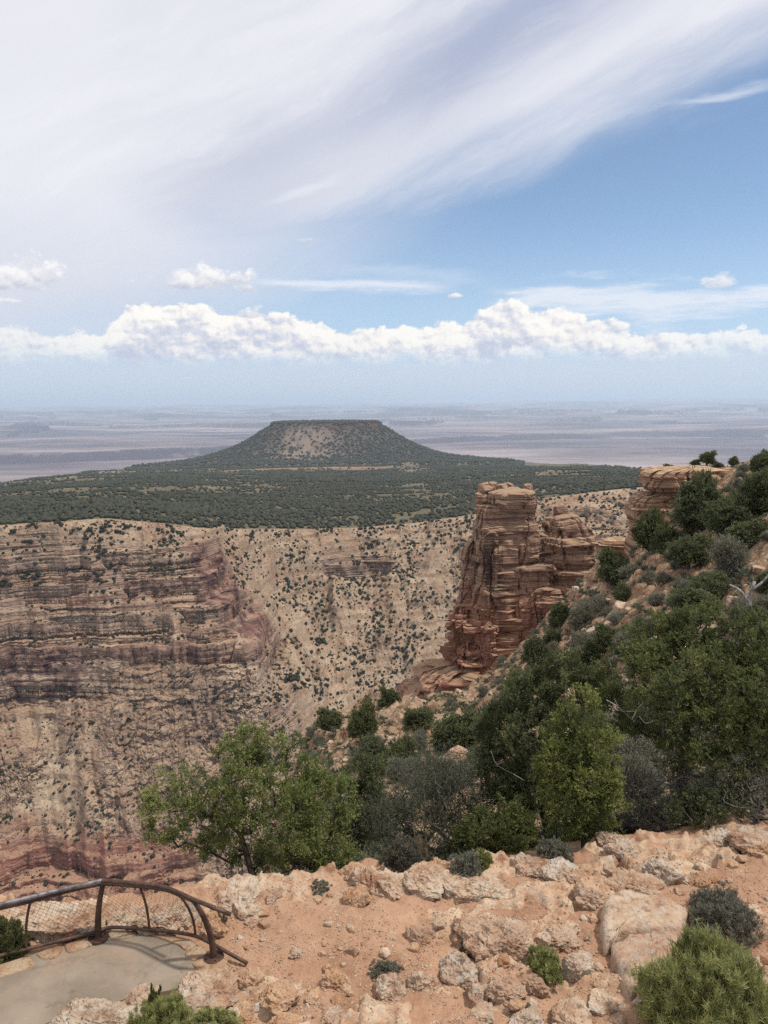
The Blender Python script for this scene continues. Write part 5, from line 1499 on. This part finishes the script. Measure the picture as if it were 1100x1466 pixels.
brush(552, 1402, 54, 22, 'low flat grey-green shrub beside the two-peaked boulder', M_GREY, 'sagebrush', 49, (.11, .036), 200, 8)
brush(676, 1364, 36, 24, 'dark grey shrublet at the left of the broad outcrop', M_GREY, 'sagebrush', 50, (.14, .05), 140, 7)
brush(226, 1486, 92, 58, 'green tufted bush at the bottom edge in front of the concrete', M_BRIGHT, 'rabbitbrush', 51, (.20, .016), 300, 10, 1.7)
brush(300, 1484, 80, 34, 'low green tuft at the bottom edge right of the tufted bush', M_BRIGHT, 'rabbitbrush', 52, (.24, .022), 180, 10, 1.7)
brush(221, 1444, 24, 40, 'thin upright green sprig on the near edge of the concrete', M_JUN, 'sprig', 53, (.34, .05), 60, 8, 2.0)
brush(6, 1366, 66, 56, 'dark green bush outside the straight railing', M_JUN, 'sagebrush', 54, (.20, .03), 260, 9, 1.3)
brush(152, 1336, 18, 24, 'tiny green weed at the straight railing post', M_JUN, 'weed', 55, (.4, .08), 40, 7, 1.5)
brush(316, 1328, 20, 26, 'dry pale weed behind the last railing post', M_STRAW, 'weed', 56, (.5, .05), 40, 7, 1.9)
brush(600, 1232, 30, 40, 'tuft of dry yellow grass in the tan-grey bush', M_STRAW, 'dry_grass', 57, (.5, .02), 60, 8, 2.6)
brush(455, 1276, 40, 14, 'short grey weeds on the rim edge left of the cream boulders', M_SAGE, 'weed', 58, (.3, .05), 60, 7, 1.3)
brush(740, 1470, 22, 18, 'dry twiggy weed beside the white-speckled rock', M_GREY, 'weed', 59, (.4, .04), 40, 7, 1.5)

# ------------------------------------------------------------------ plants of the brushy slope
def mid_variant(name, seed, lobes, n, trunk, sp, parts, mats):
    e = empty(name); w, c = tree_meshes(name, seed, lobes, n and trunk, n, sp, dict(r_tip=.014, power=.46), dead=12)
    link(parts[0], w, mats[0], e); link(parts[1], c, mats[1], e); return e
MSP = dict(k=6, L=.26, m=14, ll=.10, lw=.045, up=.5, outw=.7, rnd=.8, rad=.09)
PV = []
for s in range(5):   # unit crowns: about 2 m wide, 2 m tall
    g = np.random.default_rng(90+s)
    lob = [(0, 0, 1.15, .62, .62, .55), (.45, .1, .85, .42, .42, .35), (-.45, .1, .9, .42, .42, .36), (.1, -.4, .8, .42, .42, .36), (0, .4, .9, .42, .42, .36), (g.normal(0, .25), g.normal(0, .25), 1.6, .36, .36, .34), (.3*g.normal(), .3*g.normal(), .55, .5, .5, .28)]
    PV.append(mid_variant('pinyon_tree', 90+s, lob, 230, [(0, 0, -.2), (0, 0, .2), (.03, 0, .6), (0, 0, 1.0)], MSP, ('trunk', 'crown'), (M_BARK, M_PINM if s % 2 else M_PIN)))
GV = []
for s in range(3):
    lob = [(0, 0, .95, .65, .65, .6), (.45, 0, .7, .45, .45, .4), (-.45, .1, .75, .45, .45, .42), (0, -.3, 1.4, .4, .4, .35)]
    GV.append(mid_variant('grey_bush', 120+s, lob, 260, [(0, 0, -.2), (0, 0, .15), (.02, 0, .4)], dict(MSP, k=5, m=9, ll=.09, lw=.035, L=.30, up=1.0), ('stems', 'foliage'), (M_TWIG, M_GREY)))
_used = set()
def slope_plant(px, py, w, h, kind, label, group=None, fixd=None):
    p = at(px, py, fixd) if fixd else on_slope(px, py)
    k = mpp(p); W = w*k; H = h*k
    pool = GV if kind == 'g' else PV
    i = int(abs(px*3+py)) % len(pool); src = pool[i]
    sc_ = (W/2.2, W/2.2, H/2.25)
    rz = float((px*13+py*7) % 628)/100
    if i not in _used and kind != 'g' and False: pass
    o = copy_thing(src, p-np.array([0, 0, .04*H]), rz, sc_, label, group)
    o['category'] = 'tree' if kind != 'g' else 'bush'
    return o
MID = [
 (473, 1046, 48, 36, 'p', 'small round pinyon alone on the pale rocky spur'),
 (520, 1062, 56, 62, 'p', 'pointed dark pinyon on the spur right of the lone round pinyon'),
 (600, 1042, 50, 36, 'p', 'rounded green juniper at the foot of the red rock tower'),
 (652, 1076, 82, 66, 'p', 'broad dark pinyon below the left foot of the rock tower'),
 (535, 1108, 70, 60, 'p', 'dark pinyon between the spur and the grey-brown bush'),
 (575, 1100, 56, 50, 'p', 'dark low pinyon left of the broad dark pinyon'),
 (598, 1075, 40, 36, 'g', 'pale grey bush under the rounded green juniper'),
 (560, 1012, 36, 34, 'p', 'dark pinyon in the notch left of the tower foot'),
 (640, 1120, 60, 44, 'g', 'grey-green bush above the wide grey-brown bush'),
 (700, 1058, 56, 50, 'p', 'dark juniper under the base of the rock tower'),
 (748, 1010, 60, 54, 'p', 'dark pinyon hugging the right base of the tower'),
 (720, 960, 26, 26, 'g', 'grey bush on the lower face of the tower'),
 (771, 960, 52, 58, 'p', 'bushy dark green pinyon right of the tower face'),
 (804, 898, 42, 44, 'p', 'small dark green pinyon at the tower shoulder'),
 (790, 938, 40, 46, 'p', 'olive pinyon on the slope edge right of the tower'),
 (836, 905, 52, 60, 'g', 'grey leafless bush below the tower shoulder'),
 (830, 940, 36, 44, 'g', 'pale olive bush on the slope below the grey leafless bush'),
 (876, 842, 56, 66, 'p', 'dark green pinyon right of the striped tower shoulder'),
 (893, 862, 34, 32, 'p', 'small dark juniper below the pinyon at the tower shoulder'),
 (860, 880, 40, 34, 'g', 'low grey shrub below the striped shoulder'),
 (1000, 768, 92, 104, 'p', 'tall dark pinyon standing before the cream rock ledge'),
 (932, 788, 56, 70, 'p', 'dark pinyon at the left corner of the cream rock ledge'),
 (955, 800, 50, 60, 'p', 'olive pinyon beside the corner pinyon'),
 (985, 812, 66, 56, 'p', 'wide dark pinyon below the tall dark pinyon'),
 (1040, 770, 80, 76, 'p', 'wide green pinyon right of the tall dark pinyon'),
 (1085, 745, 70, 84, 'p', 'large pinyon at the right edge above the slope'),
 (1070, 790, 80, 56, 'p', 'low dark pinyon at right edge'),
 (1045, 825, 70, 74, 'g', 'big grey-green bush in the middle of the right slope'),
 (975, 790, 46, 44, 'g', 'grey-green bush between the pinyons below the ledge'),
 (1010, 862, 72, 46, 'p', 'spreading green juniper on the right slope'),
 (1000, 885, 90, 50, 'p', 'broad low green juniper above the largest pinyon'),
 (1093, 858, 36, 50, 'p', 'dark juniper at the right edge by the dead trunk'),
 (1012, 666, 26, 24, 'p', 'dark round pine on the flat ledge top'),
 (995, 668, 18, 12, 'p', 'low pine left of the round pine on ledge top'),
 (957, 674, 24, 11, 'p', 'low bush at the left end of the ledge top'),
 (1050, 668, 18, 17, 'p', 'small thin pine on the ledge top'),
 (1090, 680, 42, 40, 'p', 'tall dark pine at the right end of the skyline'),
 (1028, 674, 24, 14, 'p', 'low dark shrub between the pines on the ledge top'),
 (972, 684, 26, 13, 'g', 'low grey-green shrub on the front lip of the ledge'),
 (1062, 684, 40, 16, 'p', 'wide low green shrub at the right of the ledge top'),
 (985, 676, 14, 9, 'g', 'tiny grey shrub on the ledge top'),
 (885, 900, 40, 30, 'g', 'grey sagebrush on the bare slope left of the pinyons'),
 (920, 905, 46, 30, 'g', 'wide grey sagebrush in the middle of the bare slope'),
 (940, 868, 36, 26, 'g', 'small grey sagebrush higher on the bare slope'),
 (900, 930, 44, 34, 'g', 'brownish sagebrush low on the bare slope'),
 (850, 960, 60, 48, 'p', 'green juniper over the dark pinyon by the tower'),
 (810, 985, 60, 50, 'p', 'dark olive juniper below the tower, above the near pinyon'),
 (690, 1110, 60, 46, 'p', 'dark pinyon below the tower left of the near pinyon'),
 (770, 1040, 50, 44, 'p', 'shaded pinyon just behind the near dark pinyon'),
 (1060, 880, 44, 34, 'g', 'grey shrub near the dead trunk on right slope'),
 (1085, 905, 50, 46, 'p', 'dark pinyon above the largest pinyon at the right edge'),
 (905, 830, 40, 28, 'g', 'thin grey bush at the foot of the cream ledge'),
 (1160, 730, 90, 80, 'p', 'pinyon just beyond the right edge high on the slope'),
 (1190, 860, 100, 90, 'p', 'pinyon beyond the right edge halfway up the slope'),
 (1250, 780, 80, 70, 'g', 'grey-green bush beyond the right edge of the slope'),
 (1180, 960, 90, 90, 'p', 'dark pinyon beyond the right edge above the rim'),
 (870, 930, 50, 40, 'p', 'olive juniper on the slope above the near pinyon'),
]
ONLEDGE = {(1012, 666): 121, (995, 668): 121, (957, 674): 121, (1050, 668): 122, (1028, 674): 120, (985, 676): 118, (972, 684): 117.6, (1062, 684): 118, (1090, 680): 108, (720, 960): 160}
for (px, py, w, h, kd, lab) in MID: slope_plant(px, py, w, h, kd, lab, None, ONLEDGE.get((px, py)))
# sagebrush scattered between them
def slope_scatter():
    g = np.random.default_rng(61)
    n = 0
    while n < 290:
        j = int(g.integers(0, S_NX)); i = int(g.integers(int(S_NT*.12), int(S_NT*.87)))
        p = SLP[i, j]; qx, qy = project(p)
        if not (430 < qx < 1190 and 645 < qy < 1170): continue
        if g.random() > (.6 if qx < 820 else .9): continue
        s = g.uniform(.35, .95)
        o = copy_thing(GV[int(g.integers(3))], p-np.array([0, 0, .05]), float(g.random()*6.28), (s, s, s*g.uniform(.7, 1.0)), 'grey-green sagebrush tuft among many on the brushy slope', 'sagebrush tufts on the brushy slope')
        o['category'] = 'bush'; n += 1
    protos = []
    for s in range(5):
        P, F = rock_verts(500+s, (1, .8, .6), 3, 3.2, 8, .12, .06); me = mesh_np('slope_rock', P, F, False); me.materials.append((M_ROCK, M_ROCKP, M_ROCKG)[s % 3]); protos.append(me)
    n = 0
    while n < 240:
        j = int(g.integers(0, S_NX)); i = int(g.integers(int(S_NT*.12), int(S_NT*.87)))
        p = SLP[i, j]; qx, qy = project(p)
        if not (420 < qx < 1250 and 655 < qy < 1130): continue
        s = .28+.75*g.random()**2
        o = link('slope_rock', protos[int(g.integers(5))], None, None, p+np.array([0, 0, s*.1]), (g.uniform(-.3, .3), g.uniform(-.3, .3), g.uniform(0, 6.28)), float(s))
        tag(o, 'pale angular rock among many strewn on the brushy slope', 'rock', 'rocks strewn on the brushy slope'); n += 1
slope_scatter()
def slope_undergrowth():
    g = np.random.default_rng(88); n = 6000
    j = g.integers(0, S_NX, n*3); i = g.integers(int(S_NT*.06), int(S_NT*.87), n*3)
    P = SLP[i, j]; qx, qy = project(P)
    ok = (qx > 400) & (qx < 1390) & (fbm2(P[:, 0]/7, P[:, 1]/7, 3, 4)+.4*g.random(n*3) > .06)
    P = P[ok]; P = P[g.permutation(len(P))[:n]]; n = len(P); D = np.linalg.norm(P, axis=1)
    m = 34; s = g.uniform(.12, .40, (n, 1, 1))*np.clip(D/45, .55, 1.6)[:, None, None]
    d = unit(g.normal(size=(n, m, 3))+np.array([0, 0, .9])); d[..., 2] = np.abs(d[..., 2])
    a = P[:, None]+d*s*.25+g.normal(0, .25, (n, m, 3))*s*np.array([1, 1, .1]); b = a+d*s*g.uniform(.6, 1.2, (n, m, 1))
    w = unit(np.cross(d, g.normal(size=d.shape)))*s*.16
    V = np.stack([a, (a+b)/2+w, b, (a+b)/2-w], -2).reshape(-1, 3)
    t = np.repeat(np.clip(g.normal(.45, .22, (n, 1))+g.normal(0, .1, (n, m)), 0, 1).ravel(), 4)
    me = mesh_np('undergrowth', V, np.arange(len(V)).reshape(-1, 4), True, {'tint': t})
    tag(link('undergrowth', me, M_GREYG), 'low dry grass and brush covering the slope between the pinyons', 'undergrowth', None, 'stuff')
slope_undergrowth()
for src in PV+GV:
    for ch in list(src.children): bpy.data.objects.remove(ch)
    bpy.data.objects.remove(src)
# bleached dead trunk on the right slope
b_ = on_slope(1072, 905)
mb = MB()
for pts, r in (([(0, 0, -.3), (.1, 0, .8), (.05, .1, 1.8), (.3, .1, 2.8)], .22), ([(.05, .1, 1.6), (-.5, .1, 2.3), (-1.0, .2, 2.6)], .12), ([(.2, .1, 2.3), (.8, .0, 2.9), (1.1, 0, 3.5)], .09), ([(.05, 0, 1.0), (-.4, -.2, 1.4)], .07)):
    q = bez(pts, 4); mb.tube(q, np.linspace(r, r*.35, len(q)), 7)
tag(link('dead_juniper', mb.mesh('dead_juniper'), M_DEAD, None, b_), 'bleached dead juniper trunk leaning on the right slope', 'dead tree')

# ------------------------------------------------------------------ haze
def build_haze():
    m = bpy.data.materials.new('haze'); t = NT(m)
    v = t.n('ShaderNodeVolumePrincipled', {'Color': (.72, .87, 1.0, 1), 'Density': HAZE, 'Anisotropy': .25}).outputs[0]
    t.out(None, volume=v)

    X = 200000.0; z0, z1 = -1300.0, max(60.0, ZMAX+30)
    V = [(x, y, z) for z in (z0, z1) for x, y in ((-X, -3000), (X, -3000), (X, X), (-X, X))]
    F = [(0, 3, 2, 1), (4, 5, 6, 7), (0, 1, 5, 4), (1, 2, 6, 5), (2, 3, 7, 6), (3, 0, 4, 7)]
    tag(link('haze', mesh_np('haze', np.array(V), np.array(F), False), m), 'pale blue-lilac haze lying over the far desert', 'haze', None, 'stuff')
HAZE = 3.1e-5
build_haze()
